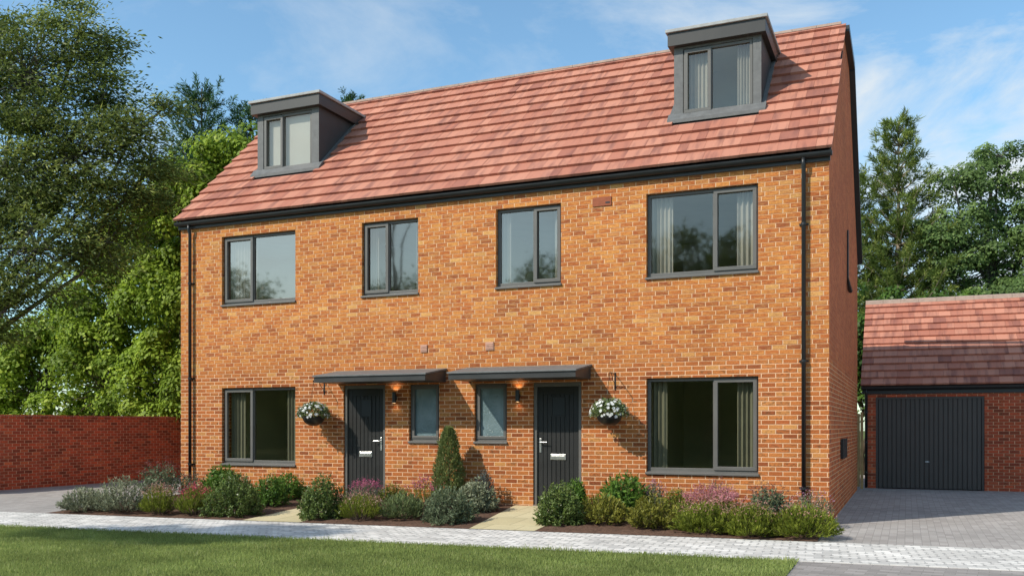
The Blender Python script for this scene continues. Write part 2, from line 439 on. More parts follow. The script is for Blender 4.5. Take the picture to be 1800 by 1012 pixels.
def tree(name, label, cat, group, base, lobes, trunk_top, seed, leafmat, barkmat, per_clump=55, clumps=60, leaf=(.16, .06),
         spread=(.45, .45, .3), wind=(0, 0, 0), dirw=.5, trunk_r=.22, twig=.02, shell=.55, up=.1, limb_r=.09, axis_out=.6, puff=False):
    """lobes in local axes: x = to the right as seen from the lawn, y = away, z = up; (x,y,z,rx,ry,rz,weight)"""
    r = rng(seed)
    root = empty(name, base); tag(root, label, cat, group)
    def tow(p): return np.array([base[0] + p[0] * CA - p[1] * SA, base[1] + p[0] * SA + p[1] * CA, base[2] + p[2]])
    tr = MB()
    top = tow(trunk_top); b0 = np.array(base, float); b0[2] -= .05
    pts = curve(b0, top, 0, 7, r, .10)
    tr.tube(pts, [trunk_r * (1 - .8 * i / 6) for i in range(7)], 9)
    Ps = []; Ds = []; Ts = []; Ns = []
    wv = np.array([wind[0] * CA - wind[1] * SA, wind[0] * SA + wind[1] * CA, wind[2]])
    for lb in lobes:
        cx, cy, cz, rx, ry, rz, wt = lb
        c = tow((cx, cy, cz))
        k = min(5, max(1, int(6 * (cz * .6) / max(trunk_top[2], .1))))
        st = pts[k]
        tr.tube(curve(st, c, -.25 * abs(cx) * .2, 6, r, .12), [limb_r * (1 - .7 * i / 5) for i in range(6)], 6)
        n = max(4, int(clumps * wt))
        v = unit(r.normal(size=(n, 3))); rad = shell + (1 - shell) * r.random((n, 1)) ** .6
        rad[: n // 4] *= r.random((n // 4, 1)) * .6 + .4
        off = v * rad * np.array([rx, ry, rz])
        for i in range(n):
            o = off[i]; cc = tow((cx + o[0], cy + o[1], cz + o[2]))
            if r.random() < .7: tr.tube(curve(c, cc, .1, 4, r, .05), [twig * 1.4, twig, twig * .7, twig * .4], 4, caps=False)
            m = int(per_clump * (.5 + r.random()))
            if puff:
                pv = unit(r.normal(size=(m, 3))); pv[:, 2] = np.where(r.random(m) < .5, np.abs(pv[:, 2]), pv[:, 2])
                sz = (.7 + .6 * r.random()); g = pv * np.array(spread) * sz * (.72 + .36 * r.random((m, 1)))
                Ps.append(cc + g); nrm = pv + unit(r.normal(size=(m, 3))) * .45 + np.array([-.20, -.28, .35])[None]
                dd = np.cross(nrm, r.normal(size=(m, 3))) + np.array([0, 0, -.25])[None]
                Ds.append(dd); Ns.append(nrm); Ts.append(np.clip(.45 + .14 * r.normal() + .2 * r.normal(size=m), 0, 1)); continue
            g = r.normal(size=(m, 3)) * np.array(spread) * .6
            gw = np.stack([g[:, 0] * CA - g[:, 1] * SA, g[:, 0] * SA + g[:, 1] * CA, g[:, 2]], 1)
            Ps.append(cc + gw)
            outv = unit(cc - c)[None]
            Ds.append(unit(r.normal(size=(m, 3))) * (1 - dirw) + outv * dirw * axis_out + wv[None] + np.array([0, 0, up])[None])
            Ts.append(np.clip(.42 + .22 * r.normal() + .2 * r.normal(size=m), 0, 1))
    P = np.concatenate(Ps); D = np.concatenate(Ds); T = np.concatenate(Ts)
    tr.build('trunk', barkmat, root, smooth=True)
    quads('crown', leaf_quads(r, P, D, leaf[0], leaf[1], N=np.concatenate(Ns) if Ns else None), leafmat, root, T)
    return root

def conifer(name, label, cat, group, base, h, rad, seed, leafmat, barkmat, whorls=16, arms=8, needles=90, nl=.16, nw=.018, z0=.12, droop=.15, lean=0., power=.8, tuft=.28):
    r = rng(seed); root = empty(name, base); tag(root, label, cat, group)
    tr = MB(); bx, by, bz = base
    pts = [(bx + lean * CA * (i / 8) ** 2, by + lean * SA * (i / 8) ** 2, bz + h * i / 8 - .05) for i in range(9)]
    tr.tube(pts, [.02 + .012 * h * (1 - i / 8) for i in range(9)], 8)
    Ps = []; Ds = []; Ts = []
    for wv in range(whorls):
        t = z0 + (1 - z0) * (wv + .3 * r.random()) / whorls
        z = bz + h * t; L_ = rad * (1 - t) ** power * (.75 + .5 * r.random()) + .15
        cx = bx + lean * CA * t * t; cy = by + lean * SA * t * t
        for a in range(arms):
            th = 2 * math.pi * (a + r.random()) / arms; Lr = L_ * (.6 + .6 * r.random())
            rise = Lr * (.55 - droop * 2 * r.random())
            e = (cx + math.cos(th) * Lr, cy + math.sin(th) * Lr, z + rise)
            tr.tube(curve((cx, cy, z - .1), e, -.12 * Lr, 5, r, .03), [.035, .028, .02, .014, .008], 5, caps=False)
            k = max(2, int(Lr / .24))
            for j in range(k):
                f = (j + 1.) / k
                c = np.array([cx + math.cos(th) * Lr * f, cy + math.sin(th) * Lr * f, z + rise * f - .1 * Lr * math.sin(math.pi * f)])
                c += r.normal(size=3) * .12
                ax = unit(np.array([math.cos(th), math.sin(th), .9]) + r.normal(size=3) * .3)
                m = int(needles * (.6 + .6 * r.random()))
                s = r.random((m, 1))
                Ps.append(c[None] + ax[None] * s * tuft + r.normal(size=(m, 3)) * .03)
                Ds.append(ax[None] * .8 + unit(r.normal(size=(m, 3))) * .75)
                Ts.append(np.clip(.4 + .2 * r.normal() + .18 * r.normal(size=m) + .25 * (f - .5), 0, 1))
    P = np.concatenate(Ps); D = np.concatenate(Ds); T = np.concatenate(Ts)
    tr.build('trunk', barkmat, root, smooth=True)
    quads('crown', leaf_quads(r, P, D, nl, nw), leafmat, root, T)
    return root

def shrub(name, label, cat, group, x, y, rad, h, seed, leafmat, stems=170, per=14, leaf=(.05, .02), flower=None, nf=0, fl=(.03, .018),
          spikes=.0, fan=1.0, flat=1.0, lowest=.25, updir=.5, stemmat=None, core=0., ftop=.6):
    rad *= 1.18; h *= 1.08; stems = int(stems * 1.25)
    r = rng(seed); z0 = bed_z(y, x) + .01; root = empty(name, (x, y, z0)); tag(root, label, cat, group)
    th = r.random(stems) * 2 * math.pi
    ph = np.arccos(1 - r.random(stems) * fan)         # 0 = straight up
    lump = 1 + .13 * np.sin(3 * th + seed) + .10 * np.sin(5 * th + 2 * ph * 3 + seed * 2)
    rr = (.80 + .22 * r.random(stems)) * lump
    ex = np.sin(ph) * np.cos(th) * rad * rr; ey = np.sin(ph) * np.sin(th) * rad * rr; ez = (np.cos(ph) * .9 + .08) * h * (.85 + .22 * r.random(stems))
    E = np.stack([x + ex, y + ey, z0 + ez], 1); B = np.stack([x + ex * .25, y + ey * .25, np.full(stems, z0 - .01)], 1)
    mid = (E + B) / 2 + np.stack([ex * .22, ey * .22, -ez * .02 + 0 * ex], 1)
    t = lowest + (1 - lowest) * r.random((stems, per)) ** .75
    t = t[..., None]
    Q = (1 - t) ** 2 * B[:, None] + 2 * t * (1 - t) * mid[:, None] + t ** 2 * E[:, None]
    Tn = unit(2 * (1 - t) * (mid - B)[:, None] + 2 * t * (E - mid)[:, None])
    D = Tn * updir + unit(r.normal(size=Q.shape)) * (1 - updir) * 1.2 + np.array([0, 0, .15])
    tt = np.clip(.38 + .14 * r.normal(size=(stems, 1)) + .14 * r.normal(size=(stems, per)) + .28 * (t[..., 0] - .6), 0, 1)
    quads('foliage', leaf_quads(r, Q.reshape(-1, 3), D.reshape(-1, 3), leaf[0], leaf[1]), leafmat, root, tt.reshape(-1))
    sm = MB()
    for i in range(min(stems, 46)):
        sm.tube([tuple(B[i]), tuple((B[i] + E[i]) / 4 + mid[i] / 2), tuple(E[i])], [.006, .004, .002], 3, caps=False)
    sm.build('stems', stemmat or M['bark'], root)
    if flower is not None and nf:
        k = r.integers(0, stems, nf)
        k = k[ph[k] < ftop * 1.5]; n = len(k)
        s = r.random((n, 1))
        base = E[k] + unit(E[k] - B[k]) * (s * spikes) + r.normal(size=(n, 3)) * .018
        D2 = unit(E[k] - B[k]) * .5 + unit(r.normal(size=(n, 3))) * .9
        quads('blossom', leaf_quads(r, base, D2, fl[0], fl[1]), flower, root, np.clip(.45 + .25 * r.normal(size=n), 0, 1))
    return root

# ================================================================== SETTING
def sheet(name, pts, z, mat, zf=None, nx=1):
    m = MB()
    m.face([(p[0], p[1], z if zf is None else zf(p[1])) for p in pts])
    return m
g = MB(); g.face([(-300, -300, -.06), (300, -300, -.06), (300, 300, -.06), (-300, 300, -.06)])
tag(g.build('ground', M['turf']), kind='structure')
g = MB(); g.face([(-40, pave_top(-40) - .0, 0), (-5.93, pave_top(-5.93), 0), (40, pave_top(40), 0), (40, 9.6, 0), (-40, 9.6, 0)])
g = MB()
g.face([(-5.95, pave_top(-5.95), 0), (24, pave_top(24), 0), (24, 16, 0), (-5.95, 16, 0)])
tag(g.build('driveway', M['drive']), kind='structure')
g = MB(); g.prism_z([(-45, pave_bot(-45)), (45, pave_bot(45)), (45, pave_top(45)), (-45, pave_top(-45))], -.05, .006)
tag(g.build('pavement', M['pave']), kind='structure')
# kerb edging between the pavement and the drive
g = MB(); g.face([(13.05, -40, -.001), (45, -40, -.001), (45, pave_bot(45) , -.001), (13.05, pave_bot(13.05), -.001)])
tag(g.build('road', M['road']), kind='structure')
# lawn
lawn_poly = [(-45, -14.5), (13.05, -14.5), (13.05, pave_bot(13.05) - .02), (-45, pave_bot(-45) - .02)]
g = MB(); g.prism_z(lawn_poly, -.05, .012)
tag(g.build('lawn', M['turf']), kind='structure')
# flower beds and paths (they rise a little to the thresholds)
def sloped(name, poly, dz, mat, cells=26, rough=0.):
    """poly given as left(y)/right(y) pairs: [(xl0,xr0,y0),(xl1,xr1,y1)]"""
    r = rng(len(name) + int(poly[0][0] * 10) % 7)
    (a0, b0, ya0, yb0), (a1, b1, ya1, yb1) = poly
    nx = max(2, int((b0 - a0) / .10) if rough else 2); ny = cells
    m = MB(); V = []
    for j in range(ny + 1):
        for i in range(nx + 1):
            s = i / nx; t = j / ny
            x = (a0 + (b0 - a0) * s) * (1 - t) + (a1 + (b1 - a1) * s) * t
            y = (ya0 + (yb0 - ya0) * s) * (1 - t) + (ya1 + (yb1 - ya1) * s) * t
            edge = 0 if (i in (0, nx) or j in (0, ny)) else 1
            V.append((x, y, bed_z(y, x) + dz + rough * edge * (r.random() - .2)))
    m.v = V
    for j in range(ny):
        for i in range(nx):
            k = j * (nx + 1) + i
            m.f.append((k, k + 1, k + nx + 2, k + nx + 1)); m.m.append(0)
    return m
beds = [((.12, 4.18), (.12, 4.02)), ((5.24, 8.14), (5.06, 7.72)), ((9.16, 13.10), (9.02, 13.077))]
for (xa, xb), (xc, xd) in beds:
    o = sloped('flower_bed', [(xa, xb, pave_top(xa) + .01, pave_top(xb) + .01), (xc, xd, -.004, -.004)], 0, M['soil'], 24, .03).build('flower_bed', M['soil'])
    tag(o, kind='structure')
for (xa, xb), (xc, xd) in [((4.18, 5.24), (4.02, 5.06)), ((8.14, 9.16), (7.72, 9.02))]:
    o = sloped('path', [(xa, xb, pave_top(xa) + .006, pave_top(xb) + .006), (xc, xd, -.004, -.004)], .004, M['slab'], 8, 0).build('path', M['slab'])
    tag(o, kind='structure')

# grass blades on the lawn next to the pavement
r = rng(11)
def grass(n, x0, x1, depth, seed):
    r = rng(seed)
    x = x0 + (x1 - x0) * r.random(n); y = pave_bot(x) + .035 + .025 * np.sin(x * 7.3) * np.sin(x * 2.9 + 1) - depth * r.random(n) ** .9
    edge = np.maximum(0, .05 - (pave_bot(x) - y)) * .0
    z = np.full(n, .008)
    P = np.stack([x, y, z], 1)
    clump = np.sin(x * 3.1 + y * 1.7) * np.sin(y * 4.3 - x * 1.3) + .6 * np.sin(x * 9 + 2 * y) * np.sin(y * 11)
    D = np.stack([r.normal(size=n) * .38, r.normal(size=n) * .38, np.ones(n)], 1)
    big = (clump > .55) & (r.random(n) < .35)
    Q = leaf_quads(r, P, D, np.where(big, .062, .038)[:, None], .006, .35, .3)
    return Q, np.clip(.45 + .14 * clump + .2 * r.normal(size=n), 0, 1)
Q1, T1 = grass(260000, -.5, 13.06, 4.3, 5)
tag(quads('grass', Q1, M['grass'], None, T1), 'short mown green grass blades of the front lawn beside the pavement', 'grass', kind='stuff')

# ================================================================== HOUSE
house = empty('semi_detached_house', (0, 0, 0))
tag(house, 'pair of new orange brick semi-detached houses with pink tiled roof and two dormers', 'house')

wins = [  # x0,x1,z0,z1,casement side,split fraction,kind
    ('up', 1.095, 2.945, 4.045, 5.475, 'L', .40),
    ('up', 4.500, 5.740, 4.045, 5.475, 'L', .44),
    ('up', 7.345, 8.600, 4.045, 5.475, 'R', .42),
    ('up', 10.137, 11.988, 4.045, 5.475, 'R', .385),
    ('low', 1.095, 2.945, .760, 2.340, 'L', .40),
    ('low', 10.137, 11.992, .760, 2.360, 'R', .385)]
smalls = [(5.544, 6.185, 1.250, 2.335), (6.913, 7.561, 1.250, 2.325)]
doors = [(4.084, 5.021, TH, 2.345), (8.070, 8.979, TH, 2.325)]
holes = [(w[1], w[2], w[3], w[4]) for w in wins] + list(smalls) + [(d[0], d[1], d[2], d[3]) for d in doors]
WT = 5.74     # top of front brickwork
TK = .30
def wall_xz(m, x0, x1, z0, z1, y, thick, holes):
    xs = sorted(set([x0, x1] + [h[0] for h in holes] + [h[1] for h in holes]))
    zs = sorted(set([z0, z1] + [h[2] for h in holes] + [h[3] for h in holes]))
    for i in range(len(xs) - 1):
        for j in range(len(zs) - 1):
            cx, cz = (xs[i] + xs[i + 1]) / 2, (zs[j] + zs[j + 1]) / 2
            if any(h[0] < cx < h[1] and h[2] < cz < h[3] for h in holes): continue
            m.face([(xs[i], y, zs[j]), (xs[i + 1], y, zs[j]), (xs[i + 1], y, zs[j + 1]), (xs[i], y, zs[j + 1])])
            yi = y + thick
            m.face([(xs[i + 1], yi, zs[j]), (xs[i], yi, zs[j]), (xs[i], yi, zs[j + 1]), (xs[i + 1], yi, zs[j + 1])])
    for a, b, c, d in holes:
        m.face([(a, y, c), (a, y, d), (a, y + thick, d), (a, y + thick, c)])
        m.face([(b, y, d), (b, y, c), (b, y + thick, c), (b, y + thick, d)])
        m.face([(a, y, d), (b, y, d), (b, y + thick, d), (a, y + thick, d)])
        m.face([(b, y, c), (a, y, c), (a, y + thick, c), (b, y + thick, c)])
m = MB(); wall_xz(m, 0, W, -.05, WT, 0, TK, holes)
m.build('front_wall', M['brick'], house)
# gable walls and rear
gp = [(0, -.05), (DEPTH, -.05), (DEPTH, 5.56), (5.34, 9.07), (3.43, 9.13), (0.0, roof_z(0.0) - .07)]
m = MB()
m.face([(W, y, z) for y, z in gp]); m.face([(W - TK, y, z) for y, z in reversed(gp)])
m.face([(W, DEPTH, 5.45), (0, DEPTH, 5.45), (0, DEPTH, -.05), (W, DEPTH, -.05)])
m.build('gable_wall', M['brick_side'], house)
m = MB()
m.face([(0, y, z) for y, z in reversed(gp)]); m.face([(TK, y, z) for y, z in gp])
m.build('gable_wall', M['brick_side'], house)

# --- windows
def frame_ring(m, a, b, c, d, y0, y1, w, wb=None):
    wb = wb or w
    m.box(a, b, y0, y1, c, c + wb); m.box(a, b, y0, y1, d - w, d)
    m.box(a, a + w, y0, y1, c + wb, d - w); m.box(b - w, b, y0, y1, c + wb, d - w)
def window(a, b, c, d, side, frac, parent, glass, sub=False, y=.075, name='window', fm=None, sill=True, sillw=.0):
    fm = fm or M['frame']
    fw = .052
    m = MB()
    frame_ring(m, a + .006, b - .006, c + .03, d - .006, y, y + .07, fw, .06)
    if side:
        xm = a + (b - a) * frac if side == 'L' else b - (b - a) * frac
        m.box(xm - .03, xm + .03, y + .001, y + .069, c + .09, d - .006 - fw)
    root = m.build(name, fm, parent, bevel=.004)
    gm = MB()
    gm.face([(a + .05, y + .035, c + .08), (b - .05, y + .035, c + .08), (b - .05, y + .035, d - .05), (a + .05, y + .035, d - .05)])
    tgt = parent if sub else root
    gm.build('pane', glass, tgt)
    if side:
        s = MB()
        if side == 'L': sa_, sb_ = a + .030, xm + .012
        else: sa_, sb_ = xm - .012, b - .030
        frame_ring(s, sa_, sb_, c + .062, d - .030, y - .022, y + .03, .062)
        s.build('casement_sash', fm, tgt, bevel=.005)
    if sill:
        s = MB()
        s.hexa([(a - .012, -.035, c - .022), (b + .012, -.035, c - .022), (b + .012, y + .02, c - .004), (a - .012, y + .02, c - .004),
                (a - .012, -.035, c + .012), (b + .012, -.035, c + .012), (b + .012, y + .02, c + .038), (a - .012, y + .02, c + .038)])
        s.build('sill', fm, tgt, bevel=.004)
    return root
def curtain(x0, x1, z0, z1, y, mat, parent, folds, seed, amp=.028):
    r = rng(seed); n = folds * 8; V = []; m = MB()
    for i in range(n + 1):
        t = i / n; x = x0 + (x1 - x0) * t
        yy = y + amp * math.sin(t * folds * 2 * math.pi + seed) * (1 + .3 * math.sin(t * 5)) + .006 * r.random()
        V.append((x, yy))
    for i in range(n):
        m.face([(V[i][0], V[i][1], z0), (V[i + 1][0], V[i + 1][1], z0), (V[i + 1][0], V[i + 1][1], z1), (V[i][0], V[i][1], z1)])
    o = m.build('curtain', mat, parent, smooth=False)
    return o
cur = [ # per window: curtain spans (fractions of width)
    [(.03, .40)], [(.05, .20), (.88, .99)], [(.02, .17), (.84, .99)], [(.02, .22), (.80, .98)],
    [(.05, .24), (.80, .93)], [(.03, .165), (.80, .965)]]
for i, (kind, a, b, c, d, side, frac) in enumerate(wins):
    gm = (M['glassbright'] if i == 0 else M['glassmid'] if i < 3 else M['glass']) if kind == 'up' else M['glasslow']
    w = window(a, b, c, d, side, frac, house, gm)
    for j, (s, e) in enumerate(cur[i]):
        curtain(a + (b - a) * s, a + (b - a) * e, c + .02, d - .01, .215, M['curtainlight'] if (kind == 'up') else M['curtain'], w, max(2, int((e - s) * 26)), i * 3 + j, .02)
for a, b, c, d in smalls:
    w = window(a, b, c, d, None, 0, house, M['obscure'], y=.06)
    s = MB(); frame_ring(s, a + .04, b - .04, c + .068, d - .04, .045, .09, .05); s.build('casement_sash', M['frame'], w, bevel=.004)

# --- doors
for k, (a, b, c, d) in enumerate(doors):
    m = MB()
    m.box(a + .004, a + .062, .03, .14, c, d - .004); m.box(b - .062, b - .004, .03, .14, c, d - .004)
    m.box(a + .062, b - .062, .03, .14, d - .075, d - .004)
    m.box(a + .0, b - .0, -.02, .16, c - .06, c - .001)
    fr = m.build('door_frame', M['frame'], house, bevel=.004)
    x0, x1, z0, z1 = a + .064, b - .064, c + .006, d - .079
    m = MB(); n = 7; gw = .006; bw = (x1 - x0 - .20) / n
    m.box(x0, x0 + .10, .065, .11, z0, z1); m.box(x1 - .10, x1, .065, .11, z0, z1)
    m.box(x0 + .10, x1 - .10, .0651, .11, z1 - .13, z1); m.box(x0 + .10, x1 - .10, .0651, .11, z0, z0 + .16)
    m.box(x0 + .10, x1 - .10, .082, .108, z0 + .16, z1 - .13)
    for i in range(n):
        xa = x0 + .10 + i * bw + gw; xb = x0 + .10 + (i + 1) * bw - gw
        m.box(xa, xb, .070, .0815, z0 + .163, z1 - .133)
    dr = m.build('door', M['door'], house, bevel=.003)
    cx = (a + b) / 2
    m = MB(); frame_ring(m, cx - .13, cx + .13, 1.72, 2.07, .058, .069, .02); 
    m.build('glazing_bead', M['door'], dr, bevel=.003)
    m = MB(); m.face([(cx - .11, .0645, 1.74), (cx + .11, .0645, 1.74), (cx + .11, .0645, 2.05), (cx - .11, .0645, 2.05)])
    m.build('door_light', M['black'], dr)
    hx = x1 - .055 if k == 0 else x0 + .055; sgn = -1 if k == 0 else 1
    m = MB(); m.box(hx - .018, hx + .018, .052, .064, 1.08, 1.33); m.tube([(hx, .055, 1.265), (hx, .012, 1.265), (hx + sgn * .03, .006, 1.265), (hx + sgn * .145, .006, 1.262)], .0105, 8)
    m.build('handle', M['chrome'], dr, bevel=.002, smooth=False)
    m = MB(); m.box(cx - .145, cx + .145, .053, .069, .955, 1.055); m.box(cx - .125, cx + .125, .046, .0525, .975, 1.030)
    m.build('letterbox', M['chrome'], dr, bevel=.003)

# --- eaves: fascia, soffit, gutter, downpipes
m = MB(); m.box(-.03, W + .02, -.045, -.004, 5.705, 5.862)
m.build('fascia', M['dark'], house, bevel=.003)
m = MB()
prof = []
for i in range(9):
    t = math.pi * i / 8
    prof.append((-.105 - .055 * math.cos(t), 5.835 - .075 * math.sin(t)))
for i in range(9):
    t = math.pi * (8 - i) / 8
    prof.append((-.105 - .047 * math.cos(t), 5.835 - .067 * math.sin(t)))
m.prism_x(prof, -.05, W + .05)
for xx in (-.05, W + .048): m.prism_x(prof[:9], xx - .002, xx + .004)
m.build('gutter', M['black'], house)
def downpipe(x, zs, parent, y=-.07, ztop=5.77, zbot=.1, ygut=-.105, gable=None):
    m = MB(); rr = .034
    m.tube([(x, ygut, ztop), (x, ygut, ztop - .09), (x, y, ztop - .19), (x, y, zbot)], rr, 12)
    p = m.build('downpipe', M['black'], parent, smooth=True)
    for z in zs:
        m = MB(); m.tube([(x, y, z - .02), (x, y, z + .02)], .043, 12); m.box(x - .072, x + .072, y + .036, -.001 + (y + .07), z - .014, z + .014)
        m.build('pipe_clip', M['black'], p)
downpipe(.31, (4.55, 2.55, .75), house); downpipe(12.70, (4.74, 2.58, .57), house)

# --- roof
def footprint(x, y):
    return (1.16 < x < 2.74 or 10.32 < x < 11.84) and y > 1.02 and y < 2.72
def tile_roof(x0, x1, y0, z0, slope, courses, gauge, seed, name, parent, skip=None, partial=None, tw=.295):
    """slabs laid course by course up a slope that rises with +y; returns one mesh"""
    r = rng(seed); ca, sa = math.cos(slope), math.sin(slope)
    m = MB(); tint = []; up = .056; th = .046
    for c in range(courses):
        g0 = c * gauge; g1 = g0 + gauge + .03
        if partial and c == courses - 1: g1 = g0 + partial
        x = x0 - (tw * r.random() if c % 2 else tw * .5 * r.random())
        while x < x1 - .02:
            w = tw * (1.0 if r.random() < .72 else .55)
            a, b = max(x, x0), min(x + w - .0035, x1)
            if b - a > .03:
                mx = (a + b) / 2; my = y0 + (g0 + gauge / 2) * ca
                if skip:
                    for da, db in skip:
                        if 1.0 < my < 2.78:
                            if a < da < b: b = da
                            elif a < db < b: a = db
                            elif a >= da and b <= db: a = b
                if b - a > .012:
                    j = r.normal() * .0016; k = r.normal() * .002
                    def P(xx, s, h): return (xx, y0 + s * ca - h * sa, z0 + s * sa + h * ca)
                    g0j = g0 + k
                    m.hexa([P(a, g0j, up - th + j), P(b, g0j, up - th + j), P(b, g1, .001 - .0 + j), P(a, g1, .001 + j),
                            P(a, g0j, up + j), P(b, g0j, up + j), P(b, g1, .006 + j), P(a, g1, .006 + j)])
                    tint += [float(np.clip(.50 + .22 * r.normal(), 0, 1))] * 6
            x += w
    return m.build(name, M['tile'], parent, tint=tint)
slope = math.atan(SL)
SLEN = (RIDGE_Y - EAVE_Y) / math.cos(slope)
NC = 14; G = SLEN / 13.55
roof = tile_roof(-.06, W + .055, EAVE_Y, EAVE_Z - .018, slope, NC, G, 21, 'roof', house, skip=((1.165, 2.735), (10.375, 11.87)), partial=G * .55)
# underlay in strips round the dormers, kept just beneath the tiles
m = MB(); dz = -.035
def us(xa, xb, ya, yb): 
    m.hexa([(xa, ya, roof_z(ya) + dz - .04), (xb, ya, roof_z(ya) + dz - .04), (xb, yb, roof_z(yb) + dz - .04), (xa, yb, roof_z(yb) + dz - .04),
            (xa, ya, roof_z(ya) + dz), (xb, ya, roof_z(ya) + dz), (xb, yb, roof_z(yb) + dz), (xa, yb, roof_z(yb) + dz)])
us(-.05, 1.17, -.02, RIDGE_Y); us(1.17, 2.73, -.02, 1.02); us(1.17, 2.73, 2.75, RIDGE_Y); us(2.73, 10.33, -.02, RIDGE_Y)
us(10.33, 11.83, -.02, 1.02); us(10.33, 11.83, 2.75, RIDGE_Y); us(11.83, W + .045, -.02, RIDGE_Y)
m.build('underlay', M['tileunder'], roof)
# ridge
m = MB()
for i in range(29):
    x0_ = -.06 + i * .452; x1_ = min(x0_ + .446, W + .055)
    pr = [(RIDGE_Y - .05, RIDGE_Z - .028), (RIDGE_Y - .045, RIDGE_Z + .022), (RIDGE_Y, RIDGE_Z + .040), (RIDGE_Y + .06, RIDGE_Z + .03), (RIDGE_Y + .06, RIDGE_Z - .03)]
    m.prism_x(pr, x0_, x1_)
m.build('ridge_tiles', M['ridge'], roof)
# rear: shallow slab, then the steep rear slope, with dark verge boards
m = MB()
m.prism_x([(RIDGE_Y + .06, RIDGE_Z - .03), (8.92, 5.50), (8.82, 5.38), (RIDGE_Y + .06, RIDGE_Z - .16)], .28, W - .28)
m.build('rear_roof', M['tileunder'], house)
for xa, xb in ((-.04, .30), (W - .30, W + .11)):      # raised parapets at the back of both gables, dark copings
    m = MB(); m.prism_x([(RIDGE_Y + .07, 9.10), (5.46, 9.05), (5.46, 9.20), (RIDGE_Y + .07, 9.22)], xa, xb)
    m.build('parapet_coping', M['dark'], house)
    m = MB(); m.prism_x([(5.461, 9.03), (5.53, 9.16), (9.10, 5.62), (8.98, 5.52)], xa, xb)
    m.build('parapet_coping', M['dark'], house)
for x0_, x1_ in ((-.035, -.002), (W + .002, W + .035)):   # thin verge trim down the front slope of each gable
    m = MB(); m.hexa([(x0_, EAVE_Y + .06, roof_z(EAVE_Y + .06) - .11), (x1_, EAVE_Y + .06, roof_z(EAVE_Y + .06) - .11), (x1_, RIDGE_Y, RIDGE_Z - .11), (x0_, RIDGE_Y, RIDGE_Z - .11),
            (x0_, EAVE_Y + .06, roof_z(EAVE_Y + .06) - .036), (x1_, EAVE_Y + .06, roof_z(EAVE_Y + .06) - .036), (x1_, RIDGE_Y, RIDGE_Z - .036), (x0_, RIDGE_Y, RIDGE_Z - .036)])
    m.build('verge_trim', M['dark'], house)

